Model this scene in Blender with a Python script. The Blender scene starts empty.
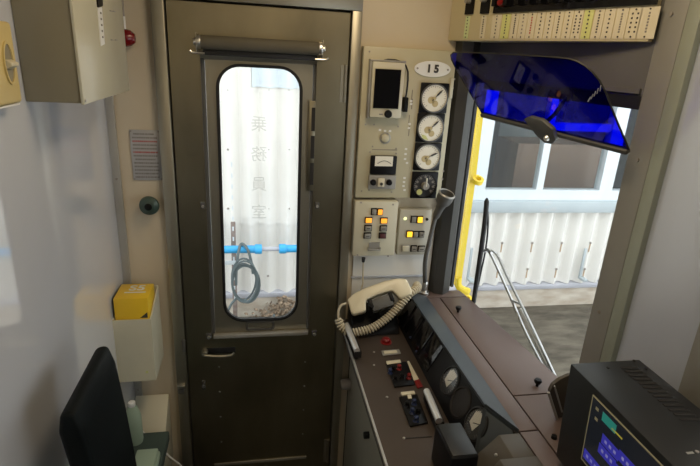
import bpy, bmesh, math, random
from mathutils import Vector, Matrix
random.seed(7)
V = Vector
scene = bpy.context.scene
COL = scene.collection
PI = math.pi

# ------------------------------------------------------------------ camera
H = 1.75
FPX = 505.43
pt, rl, yw = map(math.radians, (19.311, 3.2206, 11.028))
FW = V((math.sin(yw)*math.cos(pt), math.cos(yw)*math.cos(pt), -math.sin(pt)))
_r = V((math.cos(yw), -math.sin(yw), 0)); _u = _r.cross(FW)
RT = math.cos(rl)*_r + math.sin(rl)*_u
UP = -math.sin(rl)*_r + math.cos(rl)*_u
EYE = V((0, 0, H))
cam = bpy.data.cameras.new('camera'); cam.sensor_width = 36; cam.lens = FPX*36/700
cam.clip_start = 0.02
co = bpy.data.objects.new('camera', cam); COL.objects.link(co)
co.matrix_world = Matrix(((RT.x, UP.x, -FW.x, 0), (RT.y, UP.y, -FW.y, 0), (RT.z, UP.z, -FW.z, H), (0, 0, 0, 1)))
scene.camera = co

def ray(px, py): return FW + RT*((px-350)/FPX) - UP*((py-233)/FPX)
def on(px, py, p, n):                       # where the sight line meets a real plane
    d = ray(px, py); return EYE + d*((V(p)-EYE).dot(V(n))/d.dot(V(n)))
def oY(px, py, y): return on(px, py, (0, y, 0), (0, 1, 0))
def oX(px, py, x): return on(px, py, (x, 0, 0), (1, 0, 0))
def oZ(px, py, z): return on(px, py, (0, 0, z), (0, 0, 1))

# ------------------------------------------------------------------ materials
def mat(name, col, rough=.5, metal=0, var=.06, scale=9, bump=0, bscale=120, spec=.5, coat=0, emit=None, es=0, col2=None, stretch=(1,1,1)):
    m = bpy.data.materials.new(name); m.use_nodes = True
    nt = m.node_tree; b = nt.nodes['Principled BSDF']
    tc = nt.nodes.new('ShaderNodeTexCoord'); mp = nt.nodes.new('ShaderNodeMapping'); mp.inputs['Scale'].default_value = stretch
    nt.links.new(tc.outputs['Object'], mp.inputs['Vector'])
    nz = nt.nodes.new('ShaderNodeTexNoise'); nz.inputs['Scale'].default_value = scale; nz.inputs['Detail'].default_value = 4
    nt.links.new(mp.outputs['Vector'], nz.inputs['Vector'])
    rp = nt.nodes.new('ShaderNodeValToRGB')
    c2 = col2 or tuple(c*(1-var*2) for c in col)
    rp.color_ramp.elements[0].color = (*c2, 1); rp.color_ramp.elements[0].position = .32
    rp.color_ramp.elements[1].color = (*col, 1); rp.color_ramp.elements[1].position = .68
    nt.links.new(nz.outputs['Fac'], rp.inputs['Fac']); nt.links.new(rp.outputs['Color'], b.inputs['Base Color'])
    b.inputs['Roughness'].default_value = rough; b.inputs['Metallic'].default_value = metal
    b.inputs['Specular IOR Level'].default_value = spec; b.inputs['Coat Weight'].default_value = coat
    b.inputs['Coat Roughness'].default_value = .05
    if bump:
        n2 = nt.nodes.new('ShaderNodeTexNoise'); n2.inputs['Scale'].default_value = bscale
        nt.links.new(mp.outputs['Vector'], n2.inputs['Vector'])
        bp = nt.nodes.new('ShaderNodeBump'); bp.inputs['Strength'].default_value = bump; bp.inputs['Distance'].default_value = .002
        nt.links.new(n2.outputs['Fac'], bp.inputs['Height']); nt.links.new(bp.outputs['Normal'], b.inputs['Normal'])
    if emit:
        b.inputs['Emission Color'].default_value = (*emit, 1); b.inputs['Emission Strength'].default_value = es
    return m
def glass(name, tint, refl=1.0, ior=1.45, rough=0.0):
    m = bpy.data.materials.new(name); m.use_nodes = True; nt = m.node_tree; nt.nodes.clear()
    o = nt.nodes.new('ShaderNodeOutputMaterial'); mx = nt.nodes.new('ShaderNodeMixShader')
    t = nt.nodes.new('ShaderNodeBsdfTransparent'); t.inputs[0].default_value = (*tint, 1)
    g = nt.nodes.new('ShaderNodeBsdfGlossy'); g.inputs['Color'].default_value = (refl, refl, refl, 1); g.inputs['Roughness'].default_value = rough
    lw = nt.nodes.new('ShaderNodeLayerWeight'); pw = nt.nodes.new('ShaderNodeMath'); pw.operation = 'POWER'; pw.inputs[1].default_value = 5
    fr = nt.nodes.new('ShaderNodeMath'); fr.operation = 'MULTIPLY_ADD'; f0 = ((ior-1)/(ior+1))**2; fr.inputs[1].default_value = 1-f0; fr.inputs[2].default_value = f0
    nt.links.new(lw.outputs['Facing'], pw.inputs[0]); nt.links.new(pw.outputs[0], fr.inputs[0])
    nt.links.new(fr.outputs[0], mx.inputs[0]); nt.links.new(t.outputs[0], mx.inputs[1]); nt.links.new(g.outputs[0], mx.inputs[2])
    nt.links.new(mx.outputs[0], o.inputs[0]); return m

M = {}
M['wall'] = mat('beige_laminate', (.62,.54,.405), .45, var=.02)
M['wall_gloss'] = mat('glossy_partition_laminate', (.62,.635,.675), .06, var=.01, spec=.8, coat=1)
M['panel_white'] = mat('white_front_laminate', (.48,.52,.61), .3, var=.02, spec=.6, coat=1)
M['panel_white'].node_tree.nodes['Principled BSDF'].inputs['Coat IOR'].default_value=2.1
M['panel_white'].node_tree.nodes['Principled BSDF'].inputs['Coat Roughness'].default_value=.22
M['ceil'] = mat('cream_ceiling', (.60,.54,.44), .6, var=.02)
M['floor'] = mat('grey_green_vinyl', (.03,.035,.03), .5, var=.15)
M['steel'] = mat('brushed_steel', (.40,.38,.31), .36, .8, var=.10, scale=5, bump=.06, bscale=60, stretch=(1,1,.15))
M['steel_door'] = mat('stained_steel', (.33,.30,.215), .33, .93, var=.17, scale=5, bump=.05, bscale=50, stretch=(1,1,.5))
M['alu'] = mat('dull_aluminium', (.46,.45,.42), .45, .5, var=.05, scale=30, stretch=(1,1,.1))
M['pillar'] = mat('pillar_paint', (.29,.285,.26), .45, .3, var=.03)
M['edge_green'] = mat('pillar_edge', (.34,.37,.31), .4, .3, var=.04)
M['post'] = mat('corner_post_grey', (.05,.049,.045), .5, .1, var=.08)
M['header'] = mat('header_grey', (.13,.128,.122), .55, var=.05)
M['chrome'] = mat('chrome', (.80,.79,.77), .28, 1, var=.03)
M['rubber'] = mat('black_rubber', (.012,.012,.013), .55, var=.1)
M['rubber_grey'] = mat('grey_rubber', (.10,.10,.095), .5, var=.1)
M['black'] = mat('black_plastic', (.006,.006,.007), .4, var=.1, spec=.2)
M['blackgloss'] = mat('black_gloss', (.006,.006,.008), .12, var=.1)
M['cream'] = mat('cream_paint', (.51,.47,.325), .4, var=.03)
M['cream_d'] = mat('cream_box', (.60,.565,.43), .4, var=.03)
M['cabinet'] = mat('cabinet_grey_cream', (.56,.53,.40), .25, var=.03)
M['cab_shade'] = mat('cabinet_shaded_cream', (.27,.235,.155), .4, var=.04)  # shade of the cabinet's front side put into a darker paint
M['beige_box'] = mat('pale_beige_box', (.62,.585,.44), .5, var=.04)
M['yellow'] = mat('yellow_plastic', (.80,.52,.02), .4, var=.05)
M['yellow_dull'] = mat('yellow_cream_plastic', (.66,.52,.22), .45, var=.05)
M['yellow_paint'] = mat('yellow_paint', (.90,.66,.02), .4, var=.05)
M['white'] = mat('white_paint', (.78,.78,.75), .5, var=.03)
M['panel_cream'] = mat('switch_panel_cream', (.64,.56,.34), .4, var=.03)
M['label'] = mat('label_cream', (.66,.60,.44), .5, var=.03)
M['label_y'] = mat('label_yellow_green', (.62,.64,.25), .5, var=.05)
M['label_g'] = mat('label_pale_green', (.62,.70,.36), .5, var=.05)
M['ink'] = mat('dark_ink', (.04,.035,.03), .6)
M['ink_red'] = mat('red_ink', (.45,.05,.03), .6)
M['ink_grey'] = mat('grey_ink', (.22,.20,.18), .6)
M['dial'] = mat('dial_face', (.80,.77,.66), .5, var=.02)
M['dial_dark'] = mat('dial_dark', (.03,.03,.032), .4)
M['dial_tan'] = mat('dial_tan_print', (.52,.42,.22), .6)
M['knob_grey'] = mat('grey_knob', (.36,.35,.32), .35, .3)
M['red'] = mat('red_lens', (.17,.006,.009), .2)
M['red_b'] = mat('red_button', (.22,.008,.008), .3)
M['blue_k'] = mat('blue_knob', (.012,.022,.075), .3)
M['green_k'] = mat('dark_green_knob', (.045,.075,.06), .3, var=.1)
M['plate'] = mat('notice_plate', (.47,.47,.48), .35, .2, var=.04)
M['brown'] = mat('brown_console_paint', (.058,.042,.032), .5, var=.06, bump=.05, bscale=400)
M['brown_top'] = mat('brown_deck_paint', (.14,.098,.086), .5, var=.04, bump=.05, bscale=400)
M['brown_ped'] = mat('olive_brown_paint', (.085,.073,.057), .5, var=.05)
M['groove'] = mat('groove_dark', (.012,.01,.009), .7)
M['hood'] = mat('blue_grey_metal', (.058,.070,.080), .4, .2, var=.05)
M['console_side'] = mat('console_side_grey', (.40,.37,.29), .5, var=.04)
M['amber'] = mat('lit_amber', (.5,.2,.02), .4, emit=(1,.36,.03), es=1.3)
M['yell_lit'] = mat('lit_yellow', (.5,.3,.02), .4, emit=(1,.55,.03), es=1.4)
M['btn'] = mat('grey_button', (.30,.29,.26), .4)
M['btn_red'] = mat('dull_red_button', (.10,.03,.03), .4)
M['led'] = mat('lit_lamp', (.7,.7,.4), .4, emit=(.9,.95,.5), es=1.0)
M['phone'] = mat('ivory_plastic', (.74,.66,.47), .35, var=.03)
M['cord'] = mat('ivory_cord', (.60,.53,.38), .45, var=.04)
M['seat'] = mat('black_seat_vinyl', (.0035,.0055,.006), .6, var=.1, spec=.14, bump=.2, bscale=300)
M['seatgreen'] = mat('dark_green_fabric', (.05,.075,.06), .9, var=.1)
M['palegreen'] = mat('pale_green_cloth', (.30,.38,.28), .8, var=.05)
M['monitor'] = mat('monitor_case_black', (.009,.0105,.012), .42, var=.08, bump=.08, bscale=700)
M['screen'] = mat('screen_glass', (.008,.009,.012), .15, emit=(.012,.014,.018), es=.6)
M['scr_blue'] = mat('screen_blue_button', (.02,.02,.2), .3, emit=(.045,.04,.42), es=.5)
M['scr_teal'] = mat('screen_teal_box', (.02,.15,.12), .3, emit=(.02,.20,.16), es=.55)
M['scr_line'] = mat('screen_outline', (.2,.18,.1), .4, emit=(.22,.19,.11), es=.35)
M['scr_yel'] = mat('screen_yellow_line', (.3,.25,.02), .4, emit=(.35,.30,.04), es=.6)
M['scr_txt'] = mat('screen_text', (.3,.3,.4), .4, emit=(.15,.15,.40), es=.6)
M['clear'] = glass('window_glass', (.95,.97,.97), .6)
M['blueplexi'] = glass('blue_plexiglass', (.001,.045,.85), .8, 1.5)
M['gaugeglass'] = glass('gauge_glass', (.95,.95,.95), .8)
M['slate'] = mat('white_corrugated_sheet', (.84,.815,.77), .8, var=.03, scale=3, bump=.08, bscale=30)
M['winframe'] = mat('white_window_frame', (.68,.73,.76), .4, var=.02)
M['sill'] = mat('pale_blue_sill', (.46,.515,.54), .5, var=.03)
M['sheet_blue'] = mat('pale_blue_sheet', (.72,.78,.82), .6, var=.03)
M['plinth'] = mat('stained_concrete', (.66,.60,.51), .9, var=.05, scale=6, col2=(.46,.38,.30), bump=.5, bscale=40, stretch=(1,1,2.5))
M['ground'] = mat('worn_asphalt', (.15,.128,.095), .9, scale=9, col2=(.07,.058,.042), bump=.8, bscale=60, stretch=(.6,1.6,1))
M['dirt'] = mat('dry_leaves', (.45,.34,.24), .95, scale=40, col2=(.12,.08,.05), bump=1, bscale=80)
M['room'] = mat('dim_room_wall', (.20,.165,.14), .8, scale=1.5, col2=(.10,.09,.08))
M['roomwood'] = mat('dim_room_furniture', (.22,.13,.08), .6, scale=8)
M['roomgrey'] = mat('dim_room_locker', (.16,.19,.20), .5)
M['pipeblue'] = mat('blue_pipe_sleeve', (.05,.42,.82), .4)
M['pipegrey'] = mat('grey_pipe', (.50,.50,.55), .4)
M['hose'] = mat('grey_green_hose', (.11,.14,.145), .5)
M['rust'] = mat('rusty_angle_bar', (.30,.26,.24), .7, scale=30, col2=(.20,.13,.10))
M['frost'] = glass('etched_lettering', (.925,.925,.92), .3)
M['nail'] = mat('nail_head', (.34,.31,.28), .5, .3)
M['rust_pale'] = mat('pale_rust_stain', (.50,.36,.24), .9, scale=30)
M['wiper'] = mat('wiper_arm_metal', (.62,.62,.62), .3, .9)

# ------------------------------------------------------------------ mesh builder
class MB:
    def __init__(s): s.bm = bmesh.new()
    def add(s, tmp, mtx=None):
        if mtx is not None: bmesh.ops.transform(tmp, matrix=mtx, verts=tmp.verts)
        me = bpy.data.meshes.new('t'); tmp.to_mesh(me); tmp.free(); s.bm.from_mesh(me); bpy.data.meshes.remove(me); return s
    def box(s, a, b, bev=0, mtx=None, seg=2):
        t = bmesh.new(); bmesh.ops.create_cube(t, size=1)
        a, b = V(a), V(b); c = (a+b)/2; d = b-a
        for v in t.verts: v.co = V((v.co.x*abs(d.x), v.co.y*abs(d.y), v.co.z*abs(d.z))) + c
        if bev: bmesh.ops.bevel(t, geom=t.edges[:], offset=bev, segments=seg, profile=.5, affect='EDGES')
        return s.add(t, mtx)
    def prism(s, pts, vec, bev=0, holes=None, seg=2):     # planar polygon swept along vec
        t = bmesh.new(); vec = V(vec)
        n = len(pts); va = [t.verts.new(V(p)) for p in pts]; vb = [t.verts.new(V(p)+vec) for p in pts]
        t.faces.new(va); t.faces.new(vb[::-1])
        for i in range(n): t.faces.new((va[i], vb[i], vb[(i+1) % n], va[(i+1) % n]))
        bmesh.ops.recalc_face_normals(t, faces=t.faces[:])
        if bev: bmesh.ops.bevel(t, geom=t.edges[:], offset=bev, segments=seg, profile=.5, affect='EDGES')
        return s.add(t)
    def ring(s, outer, inner, vec):                       # frame between two equal-count loops
        t = bmesh.new(); vec = V(vec); n = len(outer)
        A = [t.verts.new(V(p)) for p in outer]; B = [t.verts.new(V(p)) for p in inner]
        C = [t.verts.new(V(p)+vec) for p in outer]; D = [t.verts.new(V(p)+vec) for p in inner]
        for i in range(n):
            j = (i+1) % n
            t.faces.new((A[i], A[j], B[j], B[i])); t.faces.new((C[i], D[i], D[j], C[j]))
            t.faces.new((A[i], C[i], C[j], A[j])); t.faces.new((B[i], B[j], D[j], D[i]))
        bmesh.ops.recalc_face_normals(t, faces=t.faces[:])
        return s.add(t)
    def cyl(s, p0, p1, r0, r1=None, n=24, bev=0):
        p0, p1 = V(p0), V(p1); d = p1-p0; t = bmesh.new()
        bmesh.ops.create_cone(t, cap_ends=True, segments=n, radius1=r0, radius2=r0 if r1 is None else r1, depth=d.length)
        if bev:
            es = [e for e in t.edges if abs(e.verts[0].co.z-e.verts[1].co.z) < 1e-6]
            bmesh.ops.bevel(t, geom=es, offset=bev, segments=2, profile=.5, affect='EDGES')
        q = V((0,0,1)).rotation_difference(d.normalized()).to_matrix().to_4x4()
        return s.add(t, Matrix.Translation((p0+p1)/2) @ q)
    def tube(s, pts, r, n=8, flat=None):                  # sweep along a polyline, r may be a list
        pts = [V(p) for p in pts]; t = bmesh.new(); rings = []; up = None
        for i, p in enumerate(pts):
            d = (pts[min(i+1, len(pts)-1)]-pts[max(i-1, 0)]).normalized()
            if up is None: up = d.orthogonal().normalized() if flat is None else (V(flat)-d*V(flat).dot(d)).normalized()
            up = (up-d*up.dot(d)).normalized(); w = d.cross(up)
            rr = r[i] if isinstance(r, (list, tuple)) else r
            rings.append([t.verts.new(p+rr*(math.cos(2*PI*k/n)*up+math.sin(2*PI*k/n)*w)) for k in range(n)])
        for a, b in zip(rings, rings[1:]):
            for k in range(n): t.faces.new((a[k], a[(k+1) % n], b[(k+1) % n], b[k]))
        t.faces.new(rings[0][::-1]); t.faces.new(rings[-1])
        bmesh.ops.recalc_face_normals(t, faces=t.faces[:])
        return s.add(t)
    def lathe(s, prof, p, axis, n=28):                    # (radius, height) profile turned about axis
        t = bmesh.new(); rings = []
        for r, h in prof: rings.append([t.verts.new((max(r, 1e-5)*math.cos(2*PI*k/n), max(r, 1e-5)*math.sin(2*PI*k/n), h)) for k in range(n)])
        for a, b in zip(rings, rings[1:]):
            for k in range(n): t.faces.new((a[k], a[(k+1) % n], b[(k+1) % n], b[k]))
        bmesh.ops.recalc_face_normals(t, faces=t.faces[:])
        q = V((0,0,1)).rotation_difference(V(axis).normalized()).to_matrix().to_4x4()
        return s.add(t, Matrix.Translation(V(p)) @ q)
    def sphere(s, p, r, sc=(1,1,1)):
        t = bmesh.new(); bmesh.ops.create_uvsphere(t, u_segments=16, v_segments=10, radius=r)
        return s.add(t, Matrix.Translation(V(p)) @ Matrix.Diagonal((*sc, 1)))
    def grid(s, nx, ny, fn):
        t = bmesh.new(); g = [[t.verts.new(fn(i/nx, j/ny)) for j in range(ny+1)] for i in range(nx+1)]
        for i in range(nx):
            for j in range(ny): t.faces.new((g[i][j], g[i+1][j], g[i+1][j+1], g[i][j+1]))
        return s.add(t)
    def build(s, name, m, parent=None, loc=None, ang=35):
        me = bpy.data.meshes.new(name)
        org = V((0,0,0))
        if parent is not None:
            p = parent
            while p.parent: p = p.parent
            org = p.location.copy()
        elif loc is not None: org = V(loc)
        for v in s.bm.verts: v.co -= org
        s.bm.to_mesh(me); s.bm.free()
        for p in me.polygons: p.use_smooth = True
        me.set_sharp_from_angle(angle=math.radians(ang))
        me.materials.append(M[m] if isinstance(m, str) else m)
        o = bpy.data.objects.new(name, me); COL.objects.link(o)
        if parent is not None: o.parent = parent
        else: o.location = org
        return o
def tag(o, label, cat, group=None):
    o['label'] = label; o['category'] = cat
    if group: o['group'] = group
    return o
def thing(name, label, cat, loc, group=None):
    o = bpy.data.objects.new(name, None); o.empty_display_size = .05; COL.objects.link(o); o.location = V(loc)
    return tag(o, label, cat, group)
def struct(o):
    o['kind'] = 'structure'; return o
def sempty(name, loc):
    o = bpy.data.objects.new(name, None); o.empty_display_size = .05; COL.objects.link(o); o.location = V(loc); o['kind'] = 'structure'; return o
def text_mb(body, size, mtx, depth=.0006, bold=0):
    cu = bpy.data.curves.new('t', 'FONT'); cu.body = body; cu.size = size; cu.extrude = depth; cu.offset = bold; cu.align_x = 'CENTER'; cu.align_y = 'CENTER'
    ob = bpy.data.objects.new('t', cu); COL.objects.link(ob); dg = bpy.context.evaluated_depsgraph_get()
    me = bpy.data.meshes.new_from_object(ob.evaluated_get(dg)); bpy.data.objects.remove(ob); bpy.data.curves.remove(cu)
    mb = MB(); t = bmesh.new(); t.from_mesh(me); bpy.data.meshes.remove(me); mb.add(t, mtx); return mb
def frame(o, x, y, z): # matrix from origin and axes
    x, y, z = V(x).normalized(), V(y).normalized(), V(z).normalized()
    return Matrix(((x.x, y.x, z.x, o[0]), (x.y, y.y, z.y, o[1]), (x.z, y.z, z.z, o[2]), (0,0,0,1)))
def rrect(x0, x1, z0, z1, r, n=8):
    out = []
    for cx, cz, a in ((x1-r, z1-r, 0), (x0+r, z1-r, 90), (x0+r, z0+r, 180), (x1-r, z0+r, 270)):
        for k in range(n+1):
            t = math.radians(a+90*k/n); out.append((cx+r*math.cos(t), cz+r*math.sin(t)))
    return out
def rrect_sq(x0, x1, z0, z1, like, n=8):   # square-cornered loop with the same vertex count as rrect
    out = []
    for cx, cz, sx, sz in ((x1, z1, 1, 1), (x0, z1, -1, 1), (x0, z0, -1, -1), (x1, z0, 1, -1)):
        out += [(cx, cz)]*1
        out += [None]*n
    # spread duplicates minutely along the edges so that faces stay valid
    res = []; cor = [(x1, z1), (x0, z1), (x0, z0), (x1, z0)]
    for i, (cx, cz) in enumerate(cor):
        px, pz = like[i*(n+1)]; qx, qz = like[i*(n+1)+n]
        for k in range(n+1):
            f = k/n
            if i == 0: p = (x1, pz+(z1-pz)*2*f) if f <= .5 else (x1+(qx-x1)*(2*f-1), z1)
            if i == 1: p = (px+(x0-px)*2*f, z1) if f <= .5 else (x0, z1+(qz-z1)*(2*f-1))
            if i == 2: p = (x0, pz+(z0-pz)*2*f) if f <= .5 else (x0+(qx-x0)*(2*f-1), z0)
            if i == 3: p = (px+(x1-px)*2*f, z0) if f <= .5 else (x1, z0+(qz-z0)*(2*f-1))
            res.append(p)
    return res
xz = lambda L, y: [(x, y, z) for x, z in L]

# ------------------------------------------------------------------ room shell
WY = 1.61
XL = -.43
struct(MB().box((-.50,-1.4,-.06), (.90,1.66,0)).build('floor', 'floor'))
struct(MB().box((-.50,-1.4,2.25), (1.0,1.66,2.31)).build('ceiling', 'ceil'))
struct(MB().box((XL-.06,-1.4,0), (XL,1.66,2.25)).build('wall_left', 'wall_gloss'))
w = MB()
w.box((XL, WY, 0), (-.284, WY+.05, 2.25)); w.box((.312, WY, 0), (.66, WY+.05, 2.25)); w.box((-.284, WY, 1.945), (.312, WY+.05, 2.25))
struct(w.build('wall_far', 'wall'))
struct(MB().box((XL,-1.45,1.0),(.9,-1.4,2.25)).build('wall_near', mat('near_wall_panel',(.50,.43,.31),.5)))  # unseen wall, kept light above for the steel door to reflect
struct(MB().box((XL,-1.45,0),(.9,-1.4,1.0)).build('wall_near_dark', 'rubber'))  # unseen dark lower half, added to darken the door's reflection
# corner strip between partition and door wall
struct(MB().box((XL, WY-.012, 0), (-.407, WY, 2.25), .002).build('trim_1', 'alu'))
s_ = sempty('trim_2', (-.418, WY-.012, 1.2))
for z in (1.36, .98, 1.74, .6): MB().cyl((-.418, WY-.0125, z), (-.418, WY-.0155, z), .0035, n=10).build('screw', 'nail', s_)
# front of the cab
GA, GB = V((.715, 1.6, 0)), V((.82, 1.0, 0))               # windscreen line in plan
gt = (GB-GA).normalized(); gn = V((-gt.y, gt.x, 0)); gn = gn if gn.x < 0 else -gn  # towards the cab
def slant(a0, a1, z0, z1, th, off=0, mb=None, bev=0):
    mb = mb or MB(); p, q = GA+gt*a0-gn*off, GA+gt*a1-gn*off
    return mb.prism([p+V((0,0,z0)), q+V((0,0,z0)), q-gn*th+V((0,0,z0)), p-gn*th+V((0,0,z0))], (0,0,z1-z0), bev)
GL = (GB-GA).length
w = slant(0, GL, 0, .905, .03); slant(-.06, GL, 1.69, 2.25, .03, mb=w)
struct(w.build('wall_front', 'header'))
struct(MB().prism([(.618,WY,.952),(.628,1.578,.952),(.658,1.563,.952),(.688,1.585,.952),(.703,1.612,.952),(.700,1.65,.952),(.66,1.65,.952)], (0,0,1.298)).build('trim_3', 'post'))
struct(MB().box((.82,.935,0),(.85,1.003,2.25),.002).build('trim_4', 'pillar'))
struct(MB().box((.82,.900,0),(.85,.9345,2.25),.002).build('trim_5', 'edge_green'))
w = MB().box((.834,.714,0),(.86,.90,2.25)); w.box((.834,-1.4,0),(.86,.64,.95)); w.box((.834,-1.4,1.72),(.86,.64,2.25))
w.box((.834,.56,.95),(.86,.64,1.72)); w.box((.834,-1.4,.95),(.86,-.6,1.72))
struct(w.build('wall_front_centre', 'panel_white'))
struct(MB().box((.82,.64,0),(.855,.714,2.25),.002).build('trim_6', 'pillar'))
s_ = sempty('trim_7', (.82,.968,1.6))
for px, py in ((638,160),(599,312),(672,14)):
    p = oX(px, py, .82); MB().cyl(p, p+V((-.003,0,0)), .0042, n=10).build('screw', 'nail', s_)
# windscreen
w1 = sempty('window_1', GA+gt*GL/2+V((0,0,1.3)))
slant(-.03, GL, .906, 1.69, .006, .024).build('pane', 'clear', w1)
g = slant(-.045, -.022, .952, 1.69, .010, .002); slant(GL+.02, GL+.035, .953, 1.69, .022, 0, g)
g.build('gasket', 'rubber', w1)
slant(.018, GL-.002, 1.672, 1.70, .03, -.001).build('top_seal', 'rubber', w1)
slant(.018, GL-.006, 1.705, 1.716, .02, -.006).build('top_bead', 'header', w1)
w3 = sempty('window_3', (.85,-.2,1.3)); MB().box((.845,-.6,.95),(.851,.56,1.72)).build('pane', 'clear', w3)

# ------------------------------------------------------------------ crew door
dr = sempty('door_1', (0, 1.6, 0))
DL, DR_, DT = -.244, .2765, 1.869
fr = MB().box((-.284,1.585,0),(-.2490,1.64,1.874),.002); fr.box((.2800,1.585,0),(.310,1.64,1.874),.002); fr.box((-.284,1.585,1.8745),(.310,1.64,1.952),.002)
fr.build('door_frame', 'steel', dr)
dg_ = MB().box((-.2535,1.63,0),(.2845,1.655,.02)); dg_.build('threshold', 'rubber', dr)
MB().box((-.275,1.628,0),(-.240,1.634,1.90)).box((.271,1.628,0),(.305,1.634,1.90)).box((-.275,1.628,1.862),(.305,1.634,1.90)).build('gap_backing', 'rubber', dr)  # black backing added behind the door gaps to block light leaks
PX0, PX1, PZ0, PZ1 = -.159, .181, .806, 1.742
lf = MB()
lf.box((DL,1.6,.02),(PX0,1.635,DT)); lf.box((PX1,1.6,.02),(DR_,1.635,DT)); lf.box((PX0,1.6,.02),(PX1,1.635,PZ0)); lf.box((PX0,1.6,PZ1),(PX1,1.635,DT))
leaf = lf.build('door_leaf', 'steel_door', dr)
hole = rrect(-.1085,.132,.857,1.701,.062)
gout = rrect(-.1175,.141,.848,1.710,.071)
gm = rrect(-.112,.1355,.8535,1.7045,.0655)
sash = MB().ring(xz(rrect_sq(PX0+.012,PX1-.010,PZ0,PZ1-.022,gout),1.612), xz(gout,1.612), (0,.02,0))
sash.build('window_sash', 'steel', dr)
# sloping bevel over the sash and side rims
MB().prism([(PX0,1.6,PZ1),(PX0,1.6,PZ1-.003),(PX0,1.614,PZ1-.028),(PX0,1.63,PZ1-.028),(PX0,1.63,PZ1)], (PX1-PX0,0,0)).build('sash_bevel', 'steel', dr)
for x0, x1 in ((PX0,PX0+.010),(PX1-.008,PX1)): MB().box((x0,1.608,PZ0),(x1,1.632,PZ1-.022)).build('sash_runner', 'rubber_grey', dr)
MB().ring(xz(gout,1.606), xz(gm,1.606), (0,.012,0)).build('gasket', 'rubber', dr)
MB().ring(xz(gm,1.609), xz(hole,1.609), (0,.012,0)).build('gasket_lip', 'rubber', dr)
MB().prism(xz(rrect(-.115,.1385,.851,1.707,.068),1.620), (0,.005,0)).build('pane', 'clear', dr)
# etched lettering, written to be read from outside
for ch, pz in (('乗',125),('務',155),('員',185),('室',213)):
    p = oY(259, pz, 1.6265)
    text_mb(ch, .052, frame(p, (-1,0,0),(0,0,1),(0,1,0)), .0003).build('lettering', 'frost', dr)
MB().box((PX0+.006,1.588,PZ0-.012),(PX1-.004,1.606,PZ0+.002),.002).build('sash_ledge', 'chrome' if 0 else 'alu', dr)
MB().box((-.17,1.596,.226),(.185,1.6,.238),.001).build('kick_strip', 'alu', dr)
slot = rrect(-.035,.05,.818,.842,.006)
so = rrect(-.043,.058,.812,.848,.009)
MB().ring(xz(so,1.606), xz(slot,1.606), (0,.006,0)).build('finger_pull', 'rubber_grey', dr)
# notched rail right of the window
rail = MB()
zs = [oY(310,y,1.6).z for y in (105,187)]
rl0=rail.box((.160,1.599,zs[1]-.012),(.181,1.607,zs[0]+.012),.001).build('notched_rail','steel_door',dr)
for k in range(3):
    z=zs[1]+(zs[0]-zs[1])*(k+.5)/3; MB().box((.169,1.5982,z-.036),(.1805,1.599,z+.036)).build('rail_slot','groove',rl0)
for px, py, w_ in ((203,205,.007),(317,205,.007)):
    p = oY(px,py,1.6); MB().box((p.x-w_,1.592,p.z-.011),(p.x+w_,1.6,p.z+.011),.002).build('catch_block', 'rubber_grey', dr); MB().cyl((p.x,1.592,p.z-.002),(p.x,1.588,p.z-.002),.0045,n=14).build('catch_pin','alu',dr)
for px, py in ((209,334),(314,331)):
    p = oY(px,py,1.6); b_ = MB().box((p.x-.009,1.590,p.z-.014),(p.x+.009,1.6,p.z+.006),.002).build('sash_lock', 'rubber_grey', dr)
    MB().cyl((p.x,1.590,p.z-.006),(p.x,1.583,p.z-.006),.006,n=14,bev=.001).build('lock_pin', 'chrome', b_)
# lever handle in its dark recess, keyhole lock
p = oY(205,351,1.6)
hb = MB().box((p.x-.002,1.5985,p.z-.013),(p.x+.105,1.6,p.z+.012),.0007).build('handle_recess', 'rubber', dr)
h_ = MB().cyl((p.x,1.6,p.z),(p.x,1.575,p.z),.012,.010,n=18,bev=.002)
h_.tube([(p.x,1.578,p.z-.004),(p.x+.03,1.576,p.z-.008),(p.x+.07,1.576,p.z-.010),(p.x+.092,1.578,p.z-.009),(p.x+.1,1.580,p.z-.001)], [.006,.0055,.005,.005,.004], 10)
h_.build('door_handle', 'steel', dr)
p = oY(204,384,1.6)
k_ = MB().box((p.x-.006,1.593,p.z-.02),(p.x+.006,1.6,p.z+.018),.002).build('lock_plate', 'rubber_grey', dr)
MB().cyl((p.x,1.593,p.z-.004),(p.x,1.588,p.z-.004),.0055,n=14).build('lock_cylinder', 'chrome', k_)
for px,py,s in ((181,386,1),):
    p = oY(px,py,1.585); MB().box((p.x-.012,1.575,p.z-.006),(p.x+.014,1.585,p.z+.006),.002).build('strike_latch', 'chrome', dr)
    MB().box((p.x-.010,1.578,p.z-.03),(p.x+.010,1.585,p.z-.008),.002).build('strike_plate', 'rubber_grey', dr)
p = oY(184,345,1.585); MB().box((p.x-.006,1.578,p.z-.025),(p.x+.006,1.585,p.z+.025),.002).build('strike_plate', 'rubber_grey', dr)
for py in (84, 450):
    p = oY(345,py,1.6) if py < 100 else oY(330,py,1.6)
    MB().cyl((DR_-.006,1.597,p.z-.055),(DR_-.006,1.597,p.z+.055),.006,n=12).box((DR_-.022,1.5975,p.z-.055),(DR_-.006,1.6,p.z+.055)).build('hinge', 'steel', dr)
for k in range(5):
    for px, py in ((219+k*.8,367+k*25),(305-k*.8,362+k*24)):
        p = oY(px,py,1.6); MB().sphere((p.x,1.6,p.z),.0032,(1,.5,1)).build('screw', 'alu', dr)
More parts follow.
